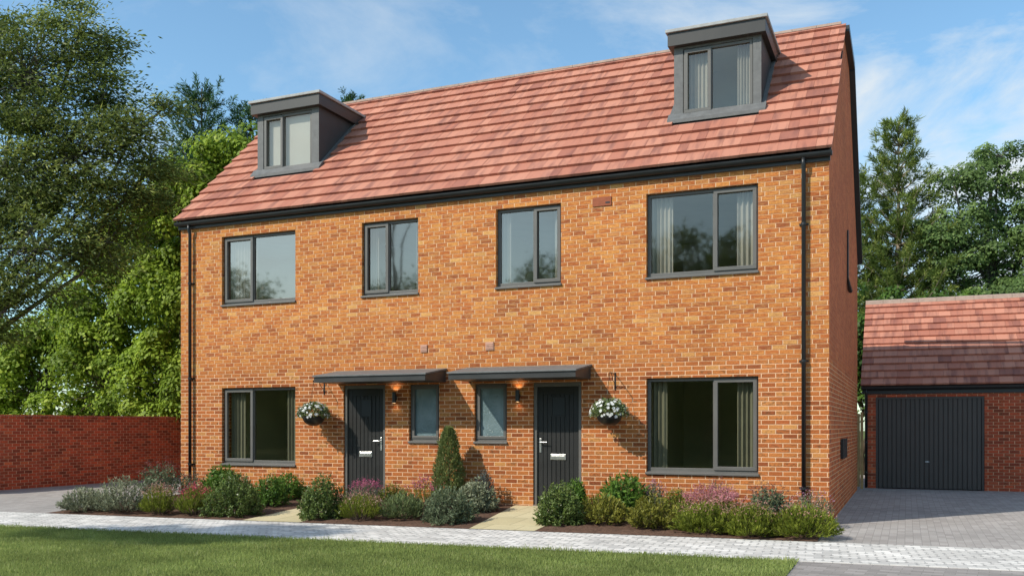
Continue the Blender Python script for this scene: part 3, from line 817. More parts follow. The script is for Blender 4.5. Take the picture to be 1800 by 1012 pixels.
# --- dormers
def dormer(x0, x1, wx0, wx1, side, glare_sheet, seed):
    YF = 1.08; zt = 8.32
    m = MB()      # front face with window hole + cheeks
    wz0, wz1 = 7.05, 8.27
    wall_xz(m, x0, x1, roof_z(YF) - .03, zt, YF, .10, [(wx0, wx1, wz0, wz1)])
    yb = EAVE_Y + (zt - EAVE_Z) / SL
    for x, s in ((x0, 0), (x1, 1)):
        pts = [(x, YF, roof_z(YF) - .03), (x, yb + .03, zt), (x, YF, zt)]
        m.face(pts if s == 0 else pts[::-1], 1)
        xi = x + .06 if s == 0 else x - .06
        pts = [(xi, YF + .1, roof_z(YF)), (xi, yb, zt), (xi, YF + .1, zt)]
        m.face(pts[::-1] if s == 0 else pts)
    d = m.build('dormer', [M['lead'], M['cheek_shaded']], house)
    m = MB()      # fascia band
    fx0, fx1, fy = x0 - .09, x1 + .09, YF - .12
    yb2 = EAVE_Y + (8.32 - EAVE_Z) / SL; yb3 = EAVE_Y + (8.545 - EAVE_Z) / SL
    m.prism_x([(fy, 8.31), (yb2 + .06, 8.31), (yb3 + .06, 8.535), (fy, 8.535)], fx0, fx1)
    m.build('fascia', M['dark'] if False else M['fascia'], d, bevel=.004)
    m = MB(); ox = .035
    yb4 = EAVE_Y + (8.56 - EAVE_Z) / SL; yb5 = EAVE_Y + (8.60 - EAVE_Z) / SL
    m.prism_x([(fy - .04, 8.545), (yb4 + .04, 8.545), (yb5 + .05, 8.60), (fy - .04, 8.60)], fx0 - ox, fx1 + ox)
    m.build('flat_roof', M['leadlight'], d, bevel=.006)
    m = MB()      # lead apron and side flashings
    ax0, ax1 = x0 - .10, x1 + .085
    ya = .955; yb_ = YF + .005
    e = .074
    m.hexa([(ax0, ya, roof_z(ya) + .012), (ax1, ya, roof_z(ya) + .012), (ax1, yb_, roof_z(yb_) + .012), (ax0, yb_, roof_z(yb_) + .012),
            (ax0, ya, roof_z(ya) + e), (ax1, ya, roof_z(ya) + e), (ax1, yb_, roof_z(yb_) + e + .02), (ax0, yb_, roof_z(yb_) + e + .02)])
    m.box(x0 - .004, x1 + .004, YF - .012, YF - .002, roof_z(YF) + .02, wz0 - .005)
    for xa, xb in ((x0 - .085, x0 - .002), (x1 + .002, x1 + .07)):
        m.hexa([(xa, yb_, roof_z(yb_) + .012), (xb, yb_, roof_z(yb_) + .012), (xb, yb, roof_z(yb) + .012), (xa, yb, roof_z(yb) + .012),
                (xa, yb_, roof_z(yb_) + e - .004), (xb, yb_, roof_z(yb_) + e - .004), (xb, yb, roof_z(yb) + e - .004), (xa, yb, roof_z(yb) + e - .004)])
    m.build('flashing', M['lead'], d)
    # window (frame / pane / sash are sub-parts of the dormer)
    fm = M['frame']; fw = .05; y = YF + .012
    m = MB(); frame_ring(m, wx0 + .008, wx1 - .008, wz0 + .04, wz1 - .006, y, y + .07, fw, .055)
    xm = wx0 + (wx1 - wx0) * .40
    m.box(xm - .028, xm + .028, y + .001, y + .069, wz0 + .096, wz1 - .057)
    m.build('window_frame', fm, d, bevel=.004)
    m = MB(); frame_ring(m, wx0 + .03, xm + .010, wz0 + .072, wz1 - .03, y - .022, y + .03, .058)
    m.build('casement_sash', fm, d, bevel=.004)
    m = MB(); m.face([(wx0 + .04, y + .035, wz0 + .08), (wx1 - .04, y + .035, wz0 + .08), (wx1 - .04, y + .035, wz1 - .04), (wx0 + .04, y + .035, wz1 - .04)])
    m.build('pane', M['glass'], d)
    if glare_sheet:
        m = MB(); m.box(wx0 + .04, wx1 - .04, y + .10, y + .104, wz0 + .02, wz1); m.build('glare_sheet', M['glare_sheet'], d)  # pale sheet added behind the pane to stand for bright reflected sky
    else:
        wd = wx1 - wx0
        for j, (s, e_) in enumerate(((.06, .36), (.76, .97))):
            curtain(wx0 + wd * s, wx0 + wd * e_, wz0 - .05, wz1, y + .15, M['curtainlight'], d, 5, seed + j, .018)
    m = MB()      # room behind
    m.box(x0 + .07, x1 - .07, YF + .105, 2.45, 6.90, 8.305); 
    m.build('room', M['room'], d)
M['fascia'] = plain('dormer_fascia', (.040, .038, .035), .45, 0, .4, .05, 3)
# room boxes must be seen from inside, the front face is left out
def dormer_fix():
    for o in bpy.data.objects:
        if o.name.split('.')[0] == 'room':
            me = o.data
            import bmesh
            bm = bmesh.new(); bm.from_mesh(me)
            dl = [f for f in bm.faces if f.normal.y < -.9]
            bmesh.ops.delete(bm, geom=dl, context='FACES_ONLY'); bm.to_mesh(me); bm.free()
dormer(1.15, 2.75, 1.305, 2.575, 'L', True, 3)
dormer(10.36, 11.885, 10.52, 11.745, 'L', False, 8)
dormer_fix()

# --- canopies, lamps, vents
def canopy(x0, x1):
    m = MB()
    m.hexa([(x0, -.80, 2.365), (x1, -.80, 2.365), (x1, -.002, 2.365), (x0, -.002, 2.365),
            (x0, -.80, 2.462), (x1, -.80, 2.462), (x1, -.002, 2.585), (x0, -.002, 2.585)])
    c = m.build('door_canopy', M['canopyf'], house, bevel=.003)
    m = MB(); e = .022
    m.hexa([(x0 - e, -.825, 2.466), (x1 + e, -.825, 2.466), (x1 + e, -.002, 2.589), (x0 - e, -.002, 2.589),
            (x0 - e, -.825, 2.496), (x1 + e, -.825, 2.496), (x1 + e, -.002, 2.622), (x0 - e, -.002, 2.622)])
    m.build('canopy_roof', M['lead'], c, bevel=.005)
M['canopyf'] = plain('canopy_fascia', (.040, .040, .039), .42, 0, .4, .06, 3)
canopy(3.955, 6.325); canopy(6.785, 9.150)
em = NT('lamp_glow'); e = em.n('ShaderNodeEmission'); e.inputs[0].default_value = (1, .62, .30, 1); e.inputs[1].default_value = 6
em.t.links.new(e.outputs[0], em.out.inputs[0]); M['glow'] = em.mat
for x in (5.262, 7.800):
    m = MB(); m.lathe(x, -.075, [(0, 1.985), (.036, 1.985), (.038, 1.99), (.038, 2.19), (.032, 2.196), (.030, 2.18), (0, 2.18)], 18)
    m.box(x - .022, x + .022, -.042, -.001, 2.05, 2.13)
    l = m.build('wall_lamp', M['black'], house)
    m = MB(); m.lathe(x, -.075, [(0, 2.186), (.029, 2.186)], 14); m.build('lamp_bulb', M['glow'], l)
    m = MB(); m.lathe(x, -.075, [(.029, 1.9835), (0, 1.9835)], 14); m.build('lamp_bulb', M['glow'], l)
    for z, rx, en in ((2.20, R(180 - 12), 1.3), (1.97, R(12), .4)):
        ld = bpy.data.lights.new('lamp_light', 'SPOT'); ld.energy = en; ld.color = (1, .70, .45); ld.spot_size = R(120); ld.spot_blend = .6; ld.shadow_soft_size = .025
        lo = bpy.data.objects.new('lamp_light', ld); col.objects.link(lo); lo.location = (x, -.075, z); lo.rotation_euler = (rx, 0, 0)
        rel(l, lo)
for x0_, x1_, z0_, z1_ in ((5.80, 5.937, 2.935, 3.072), (7.143, 7.302, 2.930, 3.078)):
    m = MB(); m.box(x0_, x1_, -.022, -.001, z0_, z1_)
    for i in range(4): 
        zz = z0_ + .02 + i * .028; m.box(x0_ + .012, x1_ - .012, -.030, -.0225, zz, zz + .014)
    m.build('vent_cover', M['vent'], house, bevel=.002)
m = MB(); m.box(9.187, 9.525, -.018, -.001, 5.346, 5.500)
bb = m.build('bat_box', M['terracotta'], house, bevel=.002)
m = MB(); m.box(9.42, 9.50, -.022, -.0185, 5.385, 5.412); m.build('bat_box_slot', M['black'], bb)
# gable wall fittings
m = MB(); m.box(W + .001, W + .055, 2.62, 3.75, .95, 1.315); m.build('meter_box', M['black'], house, bevel=.004)
m = MB(); m.tube([(W + .035, 4.27, 5.45), (W + .035, 4.27, 4.50), (W + .045, 4.40, 4.40), (W + .06, 4.72, 4.30)], [.018, .02, .035, .05], 8)
m.build('overflow_pipe', M['black'], house)

# --- inside of the house (dark rooms seen through the glass)
m = MB()
for z in (.12, 2.72, 5.62): m.box(TK + .01, W - TK - .01, .31, 5.0, z - .06, z + (.0 if z < 5 else .03))
m.box(TK + .01, W - TK - .01, 5.0, 5.1, .12, 5.6)
for x in (3.55, 6.5, 9.6):
    for z0_, z1_ in ((.121, 2.659), (2.721, 5.559)): m.box(x - .05, x + .05, .31, 5.0, z0_, z1_)
for x in (TK + .005, W - TK - .02): m.box(x, x + .014, .302, 5.0, .121, 5.55)
m.build('interior_walls', M['room'], house)

# ================================================================== HANGING BASKETS
def basket(x, label, seed):
    y = -.37; zr = 1.735
    root = empty('hanging_basket', (x, y, 1.55)); tag(root, label, 'hanging basket', 'hanging baskets of white flowers')
    m = MB()
    pr = [(.215 * math.sin(t), zr - .185 * math.cos(t)) for t in [i * math.pi / 16 for i in range(9)]]
    pr += [(.222, zr + .012), (.205, zr + .012), (.19, zr - .02), (0, zr - .02)]
    m.lathe(x, y, pr, 28); m.build('bowl', M['black'], root, smooth=True)
    r = rng(seed); n = 1500
    v = unit(r.normal(size=(n, 3))); v[:, 2] = np.abs(v[:, 2]) * 1.0 - .28 * r.random(n)
    rad = .72 + .3 * r.random((n, 1))
    P = np.array([x, y, zr + .04]) + v * rad * np.array([.30, .28, .24])
    P[:, 2] = np.maximum(P[:, 2], zr - .035)
    quads('foliage', leaf_quads(r, P, v + unit(r.normal(size=(n, 3))) * .8, .055, .028), L['lav' if seed % 2 else 'lav'], root, np.clip(.55 + .25 * r.normal(size=n), 0, 1))
    n = 70; v = unit(r.normal(size=(n, 3))); v[:, 2] = np.abs(v[:, 2]) - .25 * r.random(n); v[:, 1] -= .25; v = unit(v)
    C = np.array([x, y, zr + .01]) + v * np.array([.335, .31, .275]) * (.92 + .12 * r.random((n, 1)))
    C[:, 2] = np.maximum(C[:, 2], zr - .03)
    Q = []
    for i in range(n):
        a = unit(np.cross(v[i], [0.1, .2, 1.])); b = np.cross(v[i], a); s = .017 + .011 * r.random()
        for p in range(5):
            th = 2 * math.pi * p / 5 + r.random() * .3; d = a * math.cos(th) + b * math.sin(th); sd = -a * math.sin(th) + b * math.cos(th)
            Q.append([C[i], C[i] + d * s * .7 + sd * s * .55 + v[i] * .008, C[i] + d * s * 1.25 + v[i] * .004, C[i] + d * s * .7 - sd * s * .55 + v[i] * .008])
    Q = np.array(Q); quads('blossom', Q, L['white'], root, np.clip(.6 + .3 * r.normal(size=len(Q)), 0, 1))
    m = MB()
    for k in range(3):
        t = 2 * math.pi * k / 3 + .5
        a = Vector((x + .21 * math.cos(t), y + .21 * math.sin(t), zr)); b = Vector((x, y, 2.37))
        m.tube([tuple(a), tuple(b)], .0022, 4)
    m.tube([(x, y, 2.36), (x, y - .012, 2.385), (x, y, 2.41), (x, y, 2.425)], .005, 6)
    m.build('chain', M['black'], root)
    # bracket belongs to the house wall
    m = MB(); bx = x - .01
    m.box(bx - .012, bx + .012, -.010, -.001, 2.17, 2.47)
    m.tube([(bx, -.010, 2.44), (bx, -.18, 2.455), (bx, -.33, 2.45), (x, -.385, 2.43), (x, -.375, 2.405)], .0075, 6)
    m.tube([(bx, -.010, 2.20), (bx, -.05, 2.30), (bx, -.13, 2.33), (bx, -.16, 2.39), (bx, -.24, 2.45)], .006, 6)
    m.build('basket_bracket', M['black'], house)
basket(3.645, 'black bowl of small greenish white flowers hanging left of the left front door', 5)
basket(9.60, 'black bowl of large white flowers hanging right of the right front door', 6)

# ================================================================== GARDEN WALL, GARAGE, GATE
gw = empty('garden_wall', (-6.04, 5, 0)); tag(gw, 'long red brick garden wall beside the left driveway, in shade', 'wall')
m = MB(); m.box(-6.15, -5.93, -1.9, 15, -.1, 1.745); m.build('brickwork', M['brick_red'], gw)
m = MB()
r = rng(7)
for i in range(225):
    y = -1.92 + i * .0752; dz_ = .002 * r.normal()
    m.box(-6.16, -5.92, y, y + .066, 1.7455, 1.828 + dz_)
m.build('coping', M['coping'] if 'coping' in M else brick_mat('coping_brick', 50, RED, RED, (.3, .2, .15), (.3, .2, .15), .2), gw)

GY = 9.5; GX0 = 13.22; GX1 = 20.0; GEZ = 2.545
gar = empty('garage', (GX0, GY, 0)); tag(gar, 'single storey red brick garage with pink tiled roof and dark grey door', 'garage')
gd = (13.475, 15.90, 0.0, 2.27)
m = MB(); wall_xz(m, GX0, GX1, -.05, 2.42, GY, .22, [gd])
m.face([(GX0, GY + 6, -.05), (GX0, GY, -.05), (GX0, GY, 2.42), (GX0, GY + 3, 4.95), (GX0, GY + 6, 2.42)])
m.face([(GX1, GY, -.05), (GX1, GY + 6, -.05), (GX1, GY + 6, 2.42), (GX1, GY + 3, 4.95), (GX1, GY, 2.42)])
m.face([(GX1, GY + 6, -.05), (GX0, GY + 6, -.05), (GX0, GY + 6, 2.42), (GX1, GY + 6, 2.42)])
m.build('wall', M['brick_red'], gar)
gsl = math.atan2(4.985 - GEZ, 3.1)
GLEN = math.hypot(4.985 - GEZ, 3.1)
gr = tile_roof(GX0 - .09, GX1 + .1, GY - .16, GEZ, gsl, 13, GLEN / 13, 33, 'roof', gar)
m = MB()
m.prism_x([(GY - .14, GEZ - .03), (GY + 2.94, 4.945), (GY + 6.1, GEZ - .1), (GY + 6.1, GEZ - .15), (GY + 2.94, 4.88), (GY - .1, GEZ - .07)], GX0 - .08, GX1 + .09)
m.build('rear_slope', M['tileunder'], gr)
m = MB()
for i in range(16):
    a_ = GX0 - .09 + i * .452; m.prism_x([(GY + 2.82, 4.93), (GY + 2.84, 5.03), (GY + 2.94, 5.06), (GY + 3.06, 5.03), (GY + 3.08, 4.9)], a_, a_ + .446)
m.build('ridge_tiles', M['ridge'], gr)
m = MB(); m.box(GX0 - .06, GX1 + .05, GY - .05, GY - .004, 2.345, 2.50); m.build('fascia', M['black'], gar)
m = MB(); prof = []
for i in range(9):
    t = math.pi * i / 8; prof.append((GY - .11 - .055 * math.cos(t), 2.515 - .075 * math.sin(t)))
for i in range(9):
    t = math.pi * (8 - i) / 8; prof.append((GY - .11 - .047 * math.cos(t), 2.515 - .067 * math.sin(t)))
m.prism_x(prof, GX0 - .08, GX1 + .05); m.build('gutter', M['black'], gar)
m = MB(); m.tube([(GX0 + .035, GY - .11, 2.46), (GX0 + .035, GY - .11, 2.38), (GX0 + .035, GY - .05, 2.30), (GX0 + .035, GY - .05, .02)], .034, 12)
dp = m.build('downpipe', M['black'], gar, smooth=True)
for z in (1.9, 1.15, .4):
    m = MB(); m.tube([(GX0 + .035, GY - .05, z - .02), (GX0 + .035, GY - .05, z + .02)], .043, 12); m.build('pipe_clip', M['black'], dp)
m = MB(); a, b, c, d = gd
m.box(a + .002, a + .05, GY + .02, GY + .10, 0.004, d - .002); m.box(b - .05, b - .002, GY + .02, GY + .10, .004, d - .002); m.box(a + .05, b - .05, GY + .02, GY + .10, d - .055, d - .002)
m.build('door_frame', M['gdoor'], gar)
m = MB(); n = 22; x0_, x1_ = a + .054, b - .054; pw = (x1_ - x0_) / n
for i in range(n):
    xa = x0_ + i * pw
    m.hexa([(xa + .014, GY + .045, .02), (xa + pw - .014, GY + .045, .02), (xa + pw - .004, GY + .064, .02), (xa + .004, GY + .064, .02),
            (xa + .014, GY + .045, d - .06), (xa + pw - .014, GY + .045, d - .06), (xa + pw - .004, GY + .064, d - .06), (xa + .004, GY + .064, d - .06)])
m.box(x0_, x1_, GY + .0645, GY + .08, .012, d - .0555)
gdo = m.build('garage_door', M['gdoor'], gar)
m = MB(); m.tube([(14.60, GY + .018, .675), (14.695, GY + .018, .675)], .011, 8); m.box(14.635, 14.66, GY + .02, GY + .044, .655, .695)
m.build('handle', M['chrome'], gdo, bevel=.002)

gt = empty('timber_gate', (13.12, 9.2, 0)); tag(gt, 'narrow pale timber gate between the house corner and the garage', 'gate')
m = MB()
for i in range(7):
    x = 12.30 + i * .118; m.box(x, x + .110, 9.20, 9.222, .05, 1.86)
m.build('boards', M['wood'], gt)
m = MB(); m.box(13.13, 13.195, 9.18, 9.25, -.02, 1.90); m.box(12.22, 12.29, 9.18, 9.25, -.02, 1.90); m.build('posts', M['wood'], gt)

# ================================================================== SHRUBS
spec = {
 'silver': dict(leafmat=L['silver'], stems=260, per=15, leaf=(.050, .014), updir=.55, fan=.95),
 'stems': dict(leafmat=L['silverdark'], stems=150, per=10, leaf=(.060, .028), updir=.3, fan=.8, flower=L['stem'], nf=500, fl=(.05, .010), spikes=.12),
 'heather_red': dict(leafmat=L['heath'], stems=260, per=13, leaf=(.055, .009), updir=.75, fan=.8, flower=L['dusky'], nf=900, fl=(.036, .010), spikes=.10),
 'twiggy': dict(leafmat=L['silverdark'], stems=110, per=9, leaf=(.035, .014), updir=.4, fan=.8, flower=L['stem'], nf=360, fl=(.05, .008), spikes=.07),
 'twiggy_blue': dict(leafmat=L['bluegrey'], stems=150, per=12, leaf=(.035, .016), updir=.4, fan=.85),
 'round': dict(leafmat=L['round'], stems=420, per=16, leaf=(.045, .021), updir=.35, fan=1.12),
 'round_silver': dict(leafmat=L['silverdark'], stems=380, per=15, leaf=(.050, .017), updir=.45, fan=1.1),
 'silver_leaf': dict(leafmat=L['silver'], stems=240, per=12, leaf=(.055, .028), updir=.35, fan=1.0),
 'broad': dict(leafmat=L['broad'], stems=220, per=13, leaf=(.075, .036), updir=.35, fan=1.0),
 'leafy': dict(leafmat=L['broad'], stems=200, per=13, leaf=(.060, .022), updir=.45, fan=.95),
 'leafy_small': dict(leafmat=L['heath'], stems=140, per=11, leaf=(.045, .016), updir=.4, fan=.9, flower=L['dusky'], nf=120, fl=(.028, .014), spikes=.04),
 'flower_red': dict(leafmat=L['silverdark'], stems=180, per=9, leaf=(.04, .008), updir=.7, fan=.7, flower=L['magenta'], nf=1300, fl=(.034, .013), spikes=.12),
 'heather_dusk': dict(leafmat=L['heath'], stems=280, per=12, leaf=(.055, .008), updir=.78, fan=.8, flower=L['dusky'], nf=800, fl=(.032, .010), spikes=.10),
 'lavender': dict(leafmat=L['lav'], stems=240, per=14, leaf=(.060, .012), updir=.65, fan=.9),
 'flower_pink': dict(leafmat=L['heath'], stems=180, per=8, leaf=(.04, .010), updir=.6, fan=.75, flower=L['magenta'], nf=900, fl=(.034, .016), spikes=.08),
 'yellow': dict(leafmat=L['yellow'], stems=200, per=13, leaf=(.055, .020), updir=.5, fan=.95),
 'purple': dict(leafmat=L['silverdark'], stems=130, per=9, leaf=(.04, .014), updir=.5, fan=.8, flower=L['mauve'], nf=420, fl=(.03, .013), spikes=.09),
 'heather': dict(leafmat=L['heath'], stems=380, per=15, leaf=(.055, .011), updir=.65, fan=1.0, flower=L['dusky'], nf=900, fl=(.030, .011), spikes=.10, ftop=.62),
 'flower_cloud': dict(leafmat=L['heath'], stems=260, per=9, leaf=(.045, .008), updir=.7, fan=.8, flower=L['pink'], nf=4200, fl=(.034, .014), spikes=.16),
}
SH = [
 ("silver", .66, -3.08, .37, .41, 'low grey-green shrub at the far left end of the flower bed', 'shrub'),
 ("silver", 1.41, -2.96, .40, .60, 'taller grey-green shrub, second from the left end of the bed', 'shrub'),
 ("stems", -.02, -.55, .46, .62, 'loose shrub with purple stems in front of the left house corner', 'shrub'),
 ("heather_red", 2.28, -2.99, .30, .44, 'upright yellow-green heather with brownish pink tips beside the grey-green shrub', 'heather'),
 ("heather_red", 2.93, -2.82, .30, .43, 'yellow-green heather with bright red tips left of the big dark round bush', 'heather'),
 ("twiggy", .70, -.38, .27, .42, 'thin twiggy shrub at the foot of the left downpipe', 'shrub'),
 ("round", 3.61, -2.63, .42, .69, 'largest dark green round bush, left of the left path', 'bush'),
 ("broad", 1.48, -.42, .34, .60, 'bright green broad-leaved bush under the left ground floor window', 'bush'),
 ("leafy", 3.40, -1.40, .30, .54, 'leafy green shrub behind the big round bush, by the left path', 'shrub'),
 ("leafy", 3.05, -.38, .29, .48, 'leafy green shrub against the wall left of the left door', 'shrub'),
 ("round", 5.30, -2.45, .37, .66, 'dark green round bush right of the left path, before the door', 'bush'),
 ("flower_red", 4.92, -.55, .33, .34, 'crimson flowering plant at the foot of the left front door', 'flowering plant'),
 ("heather_dusk", 6.04, -2.46, .33, .37, 'grassy heather with dusky tips right of the dark round bush', 'heather'),
 ("leafy_small", 5.42, -.38, .27, .34, 'small rusty green plant against the wall beside the left door', 'plant'),
 ("lavender", 6.67, -2.18, .34, .40, 'spiky lavender-like green plant in the middle bed front row', 'lavender'),
 ("flower_pink", 6.19, -.50, .40, .42, 'magenta flowering plant left of the clipped conifer', 'flowering plant'),
 ("round_silver", 7.53, -2.25, .37, .54, 'dense dark sage-green mound at the right front of the middle bed', 'shrub'),
 ("silver_leaf", 7.42, -1.0, .31, .52, 'pale silver-leaved shrub behind the sage-green mound, by the right path', 'shrub'),
 ("twiggy_blue", 7.26, -.38, .21, .66, 'small blue-grey shrub against the wall right of the conifer', 'shrub'),
 ("round", 9.28, -1.90, .31, .59, 'dark green round bush beside the right path and right front door', 'bush'),
 ("leafy", 9.00, -.38, .19, .48, 'small upright green plant at the right jamb of the right door', 'plant'),
 ("yellow", 9.90, -1.66, .36, .43, 'golden green shrub next to the round bush of the right bed', 'shrub'),
 ("broad", 9.90, -.48, .42, .61, 'glossy broad-leaved green bush against the wall under the right window edge', 'bush'),
 ("purple", 10.38, -.40, .18, .46, 'small purple flowering plant at the right of the glossy bush', 'flowering plant'),
 ("yellow", 10.72, -1.88, .34, .45, 'golden green shrub in the front row, second of the right bed', 'shrub'),
 ("leafy_small", 10.76, -.42, .23, .40, 'small rusty plant with pinkish buds under the right ground floor window', 'plant'),
 ("heather", 11.53, -2.01, .35, .38, 'green heather mound in front of the pink flower cloud', 'heather'),
 ("flower_cloud", 11.45, -.95, .45, .40, 'large cloud of bright pink heather flowers below the right window', 'heather'),
 ("twiggy", 11.44, -.36, .23, .52, 'dark twiggy shrub against the wall behind the pink heather', 'shrub'),
 ("heather", 12.21, -2.10, .34, .39, 'green heather mound, middle one of the front three at the right end', 'heather'),
 ("stems", 12.19, -.42, .32, .44, 'dark green shrub with purple stems left of the right downpipe', 'shrub'),
 ("heather", 12.89, -1.95, .40, .40, 'widest green heather mound at the right end of the bed', 'heather'),
 ("purple", 12.86, -.50, .33, .38, 'mauve flowering plant at the right house corner', 'flowering plant'),
 ("leafy_small", 11.02, -.95, .20, .30, 'little pink budded plant between the golden shrub and the pink heather', 'plant'),
]
nm = {'shrub': 'garden_shrub', 'bush': 'round_bush', 'heather': 'heather', 'plant': 'garden_plant', 'flowering plant': 'flowering_plant', 'lavender': 'lavender'}
for i, (k, x, y, rad, h, lab, cat) in enumerate(SH):
    kw = dict(spec[k])
    if lab.startswith('yellow-green heather with bright red'): kw['flower'] = L['red']
    shrub(nm[cat], lab, cat, 'plants in the front flower beds', x, y, rad, h, 40 + i, **kw)

# clipped cone conifer
def cone(x, y, rad, h):
    r = rng(77); z0 = bed_z(y); root = empty('cone_conifer', (x, y, z0)); tag(root, 'tall cone-shaped conifer against the wall between the two small windows', 'conifer', 'plants in the front flower beds')
    n = 9000; t = r.random(n) ** 1.15; th = r.random(n) * 2 * math.pi
    rr = rad * 1.08 * np.minimum(1, (1 - t) ** .48 * .98 + .02) * np.minimum(1, .72 + t * 2.2) * (.66 + .46 * r.random(n) ** .7) * (1 + .13 * np.sin(th * 4 + t * 14) + .08 * np.sin(th * 7 - t * 22))
    P = np.stack([x + rr * np.cos(th), y + rr * np.sin(th), z0 + .04 + t * (h - .08)], 1)
    D = np.stack([np.cos(th) * .45, np.sin(th) * .45, np.full(n, .8)], 1) + unit(r.normal(size=(n, 3))) * .5
    quads('foliage', leaf_quads(r, P, D, .055, .020), L['cone'], root, np.clip(.42 + .2 * r.normal(size=n), 0, 1))
    m = MB(); m.tube([(x, y, z0 - .02), (x, y, z0 + h * .8)], [.03, .01], 6); m.build('stem', M['bark'], root)
cone(6.60, -.42, .26, 1.44)

# ================================================================== TREES
def along(u, w): return (CAM[0] + u * CA - w * SA, CAM[1] + u * SA + w * CA, 0)
K = .889
ash_lobes = [(a * K, b_ * K, 1.555 + (c - 1.555) * K, d * K, e * K, f_ * K, g_) for a, b_, c, d, e, f_, g_ in
    [(2.50, -.3, 11.6, 2.1, 1.0, 1.9, 1.2), (3.90, 0, 13.0, 1.2, .8, .95, .42), (1.00, 0, 12.4, 1.3, .8, 1.6, .5), (4.60, 0, 11.2, .95, .7, .8, .28),
      (5.50, 0, 10.1, 1.1, 1.0, .55, .30), (6.30, .1, 10.85, .45, .5, .28, .07), (6.10, 0, 9.2, .75, .9, .5, .2), (3.90, -.4, 9.3, 2.2, 1.0, 1.7, 1.1), (1.80, 0, 9, 1.8, 1.0, 2.0, 1.0), (5.30, 0, 8.2, 1.1, .8, .8, .36),
      (2.90, -.5, 6.6, 2.2, 1.0, 1.7, 1.1), (4.70, 0, 6.9, 1.3, .8, 1.0, .42), (1.70, -.6, 4.8, 1.3, .8, 1.0, .5)]]
tree('ash_tree', 'big feathery ash tree with windswept dark branches at the left edge', 'tree', 'trees around the houses', along(-14.7, 24.0),
     ash_lobes,
     (.8, 0, 11.0), 3, L['ash'], M['barkgrey'], per_clump=140, clumps=66, leaf=(.13, .042), spread=(.55, .40, .19), wind=(.75, 0, -.12), dirw=.35, trunk_r=.30, twig=.018, shell=.5, up=.05)

ivies = [(along(-10.3, 29.2), [(0, 0, 7.6, 1.7, .9, 1.7, 1.0), (.2, -.2, 5.4, 1.9, .9, 2.0, 1.1), (.1, -.4, 2.8, 2.0, .9, 1.8, 1.0), (.8, 0, 9.2, 1.0, .7, 1.0, .4), (-.5, .1, 8.9, .9, .7, .9, .35)], 'tall ivy-clad tree just left of the house roof'),
         (along(-13.0, 30.4), [(.1, -.1, 5.2, 1.7, .8, 2.0, 1.1), (0, -.4, 2.7, 1.9, .8, 1.9, 1.0), (.3, 0, 7.4, 1.3, .8, 1.3, .6)], 'ivy-clad tree behind the garden wall, right of the ash tree'),
         (along(-15.7, 31.6), [(0, -.4, 2.9, 1.9, .8, 1.9, 1.1), (.2, 0, 4.9, 1.5, .8, 1.2, .6)], 'bright green bushy tree behind the middle of the garden wall'),
         (along(-18.6, 32.4), [(0, -.3, 2.7, 1.9, .8, 1.8, 1.1), (0, 0, 4.3, 1.5, .8, 1.0, .5)], 'yellow-green bushy tree behind the wall at the left edge'),
         (along(-8.2, 28.6), [(-.3, 0, 5.0, 2.0, .9, 2.2, 1), (0, 0, 8.6, 1.9, .9, 2.1, .8), (-.4, -.3, 2.6, 2.0, .9, 1.8, .8)], 'green bushy tree partly hidden behind the left house corner')]
for i, (b, lb, lab) in enumerate(ivies):
    tree('ivy_clad_tree', lab, 'tree', 'trees around the houses', b, lb, (0, 0, max(l[2] for l in lb)), 60 + i, L['ivy'], M['bark'], per_clump=230, clumps=50, leaf=(.125, .105), puff=True,
         spread=(.52, .52, .46), dirw=.25, up=.0, shell=.86, trunk_r=.2)
for i, (b, h, rad, lab) in enumerate([((-11.4, 13.4, 0), 14.9, 2.6, 'dark fir with spiky top above the ivy-clad trees'), ((-10.0, 14.6, 0), 14.3, 2.4, 'dark fir just left of the left dormer'),
                                      ((-12.9, 15.0, 0), 13.2, 2.8, 'dark fir between the ash tree and the spiky fir'), ((-8.4, 17.6, 0), 14.2, 2.6, 'dark fir rising behind the left dormer roof')]):
    conifer('fir_tree', lab, 'tree', 'trees around the houses', b, h, rad, 90 + i, L['fir'], M['bark'], whorls=24, arms=9, needles=46, nl=.20, nw=.035, z0=.25, droop=.1, power=.6, tuft=.42)
conifer('fir_tree', 'tiny treetop peeping over the roof ridge right of the left dormer', 'tree', 'trees around the houses', (-9.05, 20.5, 0), 16.55, 1.8, 99, L['fir'], M['bark'], whorls=20, arms=7, needles=40, nl=.18, nw=.04, z0=.4, tuft=.35)

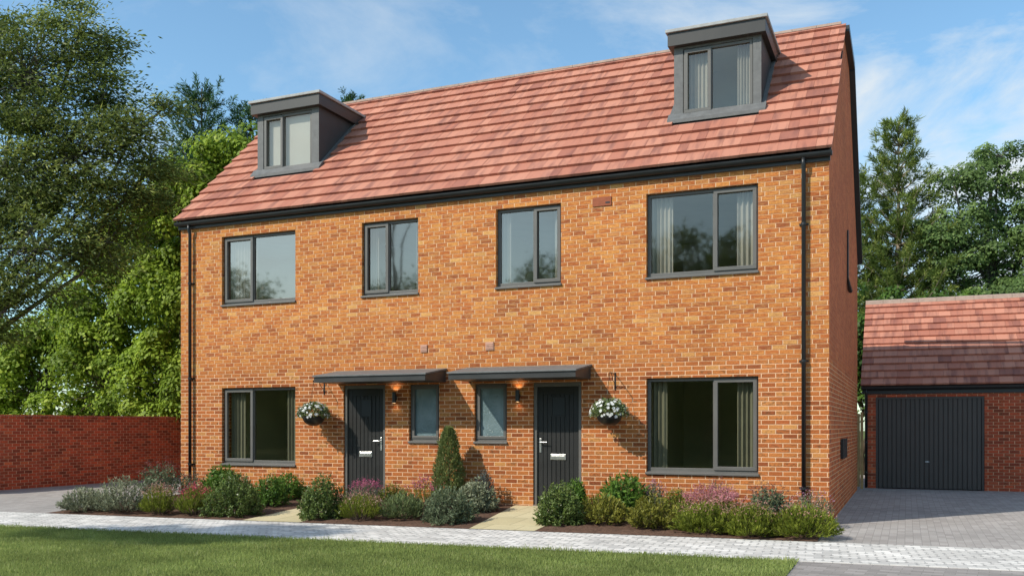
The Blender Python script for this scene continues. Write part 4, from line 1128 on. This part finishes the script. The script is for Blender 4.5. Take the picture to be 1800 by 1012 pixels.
conifer('pine_tree', 'tall pine with pale trunk behind the left end of the garage', 'tree', 'trees around the houses', (13.9, 21.5, 0), 12.75, 3.6, 120, L['pine'], M['barkpale'], whorls=24, arms=8, needles=66, nl=.22, nw=.028, z0=.22, droop=.08, power=.95, tuft=.38)
conifer('pine_tree', 'shorter pine beside the gable wall, left of the tall pine', 'tree', 'trees around the houses', (12.3, 21.9, 0), 11.0, 2.6, 121, L['pine'], M['barkpale'], whorls=18, arms=7, needles=60, nl=.24, nw=.030, z0=.25, droop=.08, power=.85, tuft=.40)
tree('oak_tree', 'spreading blue-green tree behind the garage, right of the pine', 'tree', 'trees around the houses', (17.0, 22.0, 0),
     [(0, 0, 7.2, 2.5, 1.2, 2.1, 1.4), (-.4, 0, 9.9, 1.3, 1.2, .9, .30), (.3, 0, 11.2, .9, 1, .6, .16), (-1.4, 0, 10.3, .8, .9, .5, .12), (1.6, 0, 9.4, 1.6, 1.5, 1.6, .6), (-1.6, 0, 8.0, 1.4, 1.3, 1.3, .5), (.2, 0, 4.4, 2.6, 2, 1.9, 1.0)],
     (0, 0, 10.4), 130, L['oak'], M['barkgrey'], puff=True, per_clump=170, clumps=80, leaf=(.115, .075), spread=(.46, .46, .30), dirw=.3, trunk_r=.25, shell=.5)
tree('oak_tree', 'dark green tree at the right edge of the picture behind the garage', 'tree', 'trees around the houses', (19.7, 21.6, 0),
     [(0, 0, 7.4, 2.3, 1.2, 2.3, 1.4), (-.2, 0, 10.2, 1.5, 1.3, 1.1, .6), (.3, 0, 11.7, 1.0, 1, .7, .25), (0, 0, 4.4, 2.6, 2, 1.9, 1.0)],
     (0, 0, 10.6), 131, L['oak'], M['barkgrey'], puff=True, per_clump=170, clumps=80, leaf=(.115, .075), spread=(.46, .46, .30), dirw=.3, trunk_r=.25, shell=.5)
for i, (b, lab, lb) in enumerate([((12.9, 17.3, 0), 'low bright green bush over the garage ridge beside the house', [(0, 0, 4.6, 2.0, 1.5, 1.5, 1.1), (.3, 0, 3, 2, 1.5, 1.4, .8)]),
                            ((15.6, 17.6, 0), 'low green bush over the middle of the garage ridge', [(0, 0, 4.4, 2.0, 1.5, 1.4, 1.1), (0, 0, 3, 2, 1.5, 1.4, .8)]),
                            ((18.2, 18.2, 0), 'low dark bush over the right part of the garage ridge', [(0, 0, 4.9, 2.2, 1.5, 1.5, 1.1), (0, 0, 3, 2, 1.5, 1.4, .8)])]):
    tree('tall_bush', lab, 'bush', 'trees around the houses', b, lb, (0, 0, 4.6), 140 + i, L['under'] if i < 2 else L['oak'], M['bark'], puff=True, per_clump=140, clumps=50, leaf=(.12, .09), spread=(.42, .42, .36), dirw=.3, shell=.65, trunk_r=.12)

# trees on the far side of the lawn: they stand behind the viewer, the windows mirror them, one shades the pavement
t0 = tree('street_tree', 'leafy tree across the lawn mirrored in the upper right window', 'tree', 'trees across the lawn', (5.0, -31.0, 0),
     [(0, 0, 6.6, 3.0, 3.0, 2.6, 1.3), (-2.6, 0, 4.8, 2.5, 2.4, 2.2, 1), (2.4, 0, 5.2, 2.4, 2.4, 2.2, 1), (.6, 0, 3.4, 3, 2.6, 2.0, 1)],
     (0, 0, 6), 150, L['oak'], M['bark'], per_clump=95, clumps=80, leaf=(.20, .13), spread=(.6, .6, .5), dirw=.3, trunk_r=.25)
def copy_thing(o, loc, label, rz=0., sc_=1.):
    c = o.copy(); col.objects.link(c); c.location = loc; c.rotation_euler = (0, 0, rz); c.scale = (sc_,) * 3; c['label'] = label
    for ch in list(o.children):
        k = ch.copy(); col.objects.link(k); k.parent = c
    return c
t0.scale = (1.25,) * 3
hd = empty('reflection_hedge', (-8, -38, 0)); tag(hd, 'unseen hedge added across the lawn to darken the window reflections', 'hedge')  # unseen, added so the ground floor windows reflect something dark
rh = rng(170); nh = 45000
Ph = np.stack([-45 + 75 * rh.random(nh), -38 + .8 * rh.normal(size=nh), 4.2 * rh.random(nh) ** .9], 1)
quads('foliage', leaf_quads(rh, Ph, rh.normal(size=(nh, 3)), .5, .35), L['oak'], hd, np.clip(.4 + .2 * rh.normal(size=nh), 0, 1))
copy_thing(t0, (-2.5, -32.0, 0), 'leafy tree across the lawn mirrored in the middle right upper window', 1.3, 1.2)
copy_thing(t0, (-12.0, -31.0, 0), 'leafy tree across the lawn mirrored in the middle left upper window', 2.4, 1.1)
copy_thing(t0, (-22.0, -27.0, 0), 'leafy tree across the lawn mirrored in the upper left window', 4.0, 1.15)
copy_thing(t0, (14.5, -33.0, 0), 'leafy tree across the lawn standing behind the viewer', 5.0, .9)
copy_thing(t0, (-32.0, -24.0, 0), 'leafy tree across the lawn farthest to the left', 3.0, 1.0)

tree('street_tree', 'slender tree left of the picture that shades the pavement', 'tree', 'trees across the lawn', (-4.9, -16.9, 0),
     [(0.2, .2, 12.6, 2.3, .95, .65, 1.1), (1.2, 0, 12.0, 1.3, .8, .5, .4)], (0, 0, 12.3), 160, L['ash'], M['barkgrey'], per_clump=46, clumps=60, leaf=(.20, .09), spread=(.4, .35, .2), trunk_r=.09, limb_r=.04)

# ================================================================== SKY, SUN, CAMERA
SUN_EL = 40.0
sun_dir = Vector((.618 * math.cos(R(SUN_EL)), .786 * math.cos(R(SUN_EL)), -math.sin(R(SUN_EL))))   # travel direction
sd = bpy.data.lights.new('sun', 'SUN'); sd.energy = 3.3; sd.angle = R(.5); sd.color = (1, .93, .82)
so = bpy.data.objects.new('sun', sd); col.objects.link(so); so.rotation_euler = sun_dir.to_track_quat('-Z', 'Y').to_euler()
wd = bpy.data.worlds.new('World'); sc.world = wd; wd.use_nodes = True
nt = wd.node_tree; nt.nodes.clear()
out = nt.nodes.new('ShaderNodeOutputWorld'); bg = nt.nodes.new('ShaderNodeBackground'); nt.links.new(bg.outputs[0], out.inputs[0])
sky = nt.nodes.new('ShaderNodeTexSky'); sky.sky_type = 'NISHITA'; sky.sun_disc = False
sky.sun_elevation = R(SUN_EL)
sky.sun_rotation = math.atan2(-sun_dir.x, -sun_dir.y)
sky.altitude = 0; sky.air_density = 1.0; sky.dust_density = .6; sky.ozone_density = 1.6
tc = nt.nodes.new('ShaderNodeTexCoord')
mp = nt.nodes.new('ShaderNodeMapping'); mp.inputs['Scale'].default_value = (1, 1, 2.2); nt.links.new(tc.outputs['Generated'], mp.inputs[0])
ns = nt.nodes.new('ShaderNodeTexNoise'); ns.inputs['Scale'].default_value = 4.2; ns.inputs['Detail'].default_value = 8; ns.inputs['Roughness'].default_value = .62; ns.inputs['Distortion'].default_value = .4
nt.links.new(mp.outputs[0], ns.inputs['Vector'])
mr = nt.nodes.new('ShaderNodeMapRange'); mr.inputs[1].default_value = .44; mr.inputs[2].default_value = .68; mr.inputs[4].default_value = .9; nt.links.new(ns.outputs[0], mr.inputs[0])
# more cloud towards the right of the view
dt = nt.nodes.new('ShaderNodeVectorMath'); dt.operation = 'DOT_PRODUCT'; nt.links.new(tc.outputs['Generated'], dt.inputs[0]); dt.inputs[1].default_value = (CA, SA, 0)
mr2 = nt.nodes.new('ShaderNodeMapRange'); mr2.inputs[1].default_value = .0; mr2.inputs[2].default_value = .5; mr2.inputs[3].default_value = .4; mr2.inputs[4].default_value = 1.35; nt.links.new(dt.outputs['Value'], mr2.inputs[0])
mu = nt.nodes.new('ShaderNodeMath'); mu.operation = 'MULTIPLY'; mu.use_clamp = True; nt.links.new(mr.outputs[0], mu.inputs[0]); nt.links.new(mr2.outputs[0], mu.inputs[1])
mx = nt.nodes.new('ShaderNodeMix'); mx.data_type = 'RGBA'; nt.links.new(mu.outputs[0], mx.inputs[0]); tn = nt.nodes.new('ShaderNodeMix'); tn.data_type = 'RGBA'; tn.blend_type = 'MULTIPLY'; tn.inputs[0].default_value = 1; tn.inputs[7].default_value = (.82, 1.0, .98, 1)
nt.links.new(sky.outputs[0], tn.inputs[6]); nt.links.new(tn.outputs[2], mx.inputs[6]); mx.inputs[7].default_value = (3.7, 4.0, 4.2, 1)
nt.links.new(mx.outputs[2], bg.inputs[0]); bg.inputs[1].default_value = .15

cd = bpy.data.cameras.new('camera'); cam = bpy.data.objects.new('camera', cd); col.objects.link(cam)
cam.location = CAM; cam.rotation_euler = (R(90), 0, R(YAW))
cd.sensor_width = 36; cd.lens = 1624 / 1800 * 36; cd.shift_y = 242 / 1800; cd.shift_x = 0; cd.clip_end = 900; cd.clip_start = .1
sc.camera = cam
sc.view_settings.view_transform = 'Standard'; sc.view_settings.look = 'None'; sc.view_settings.gamma = 1; sc.view_settings.exposure = .52
sc.cycles.max_bounces = 6; sc.cycles.transparent_max_bounces = 12
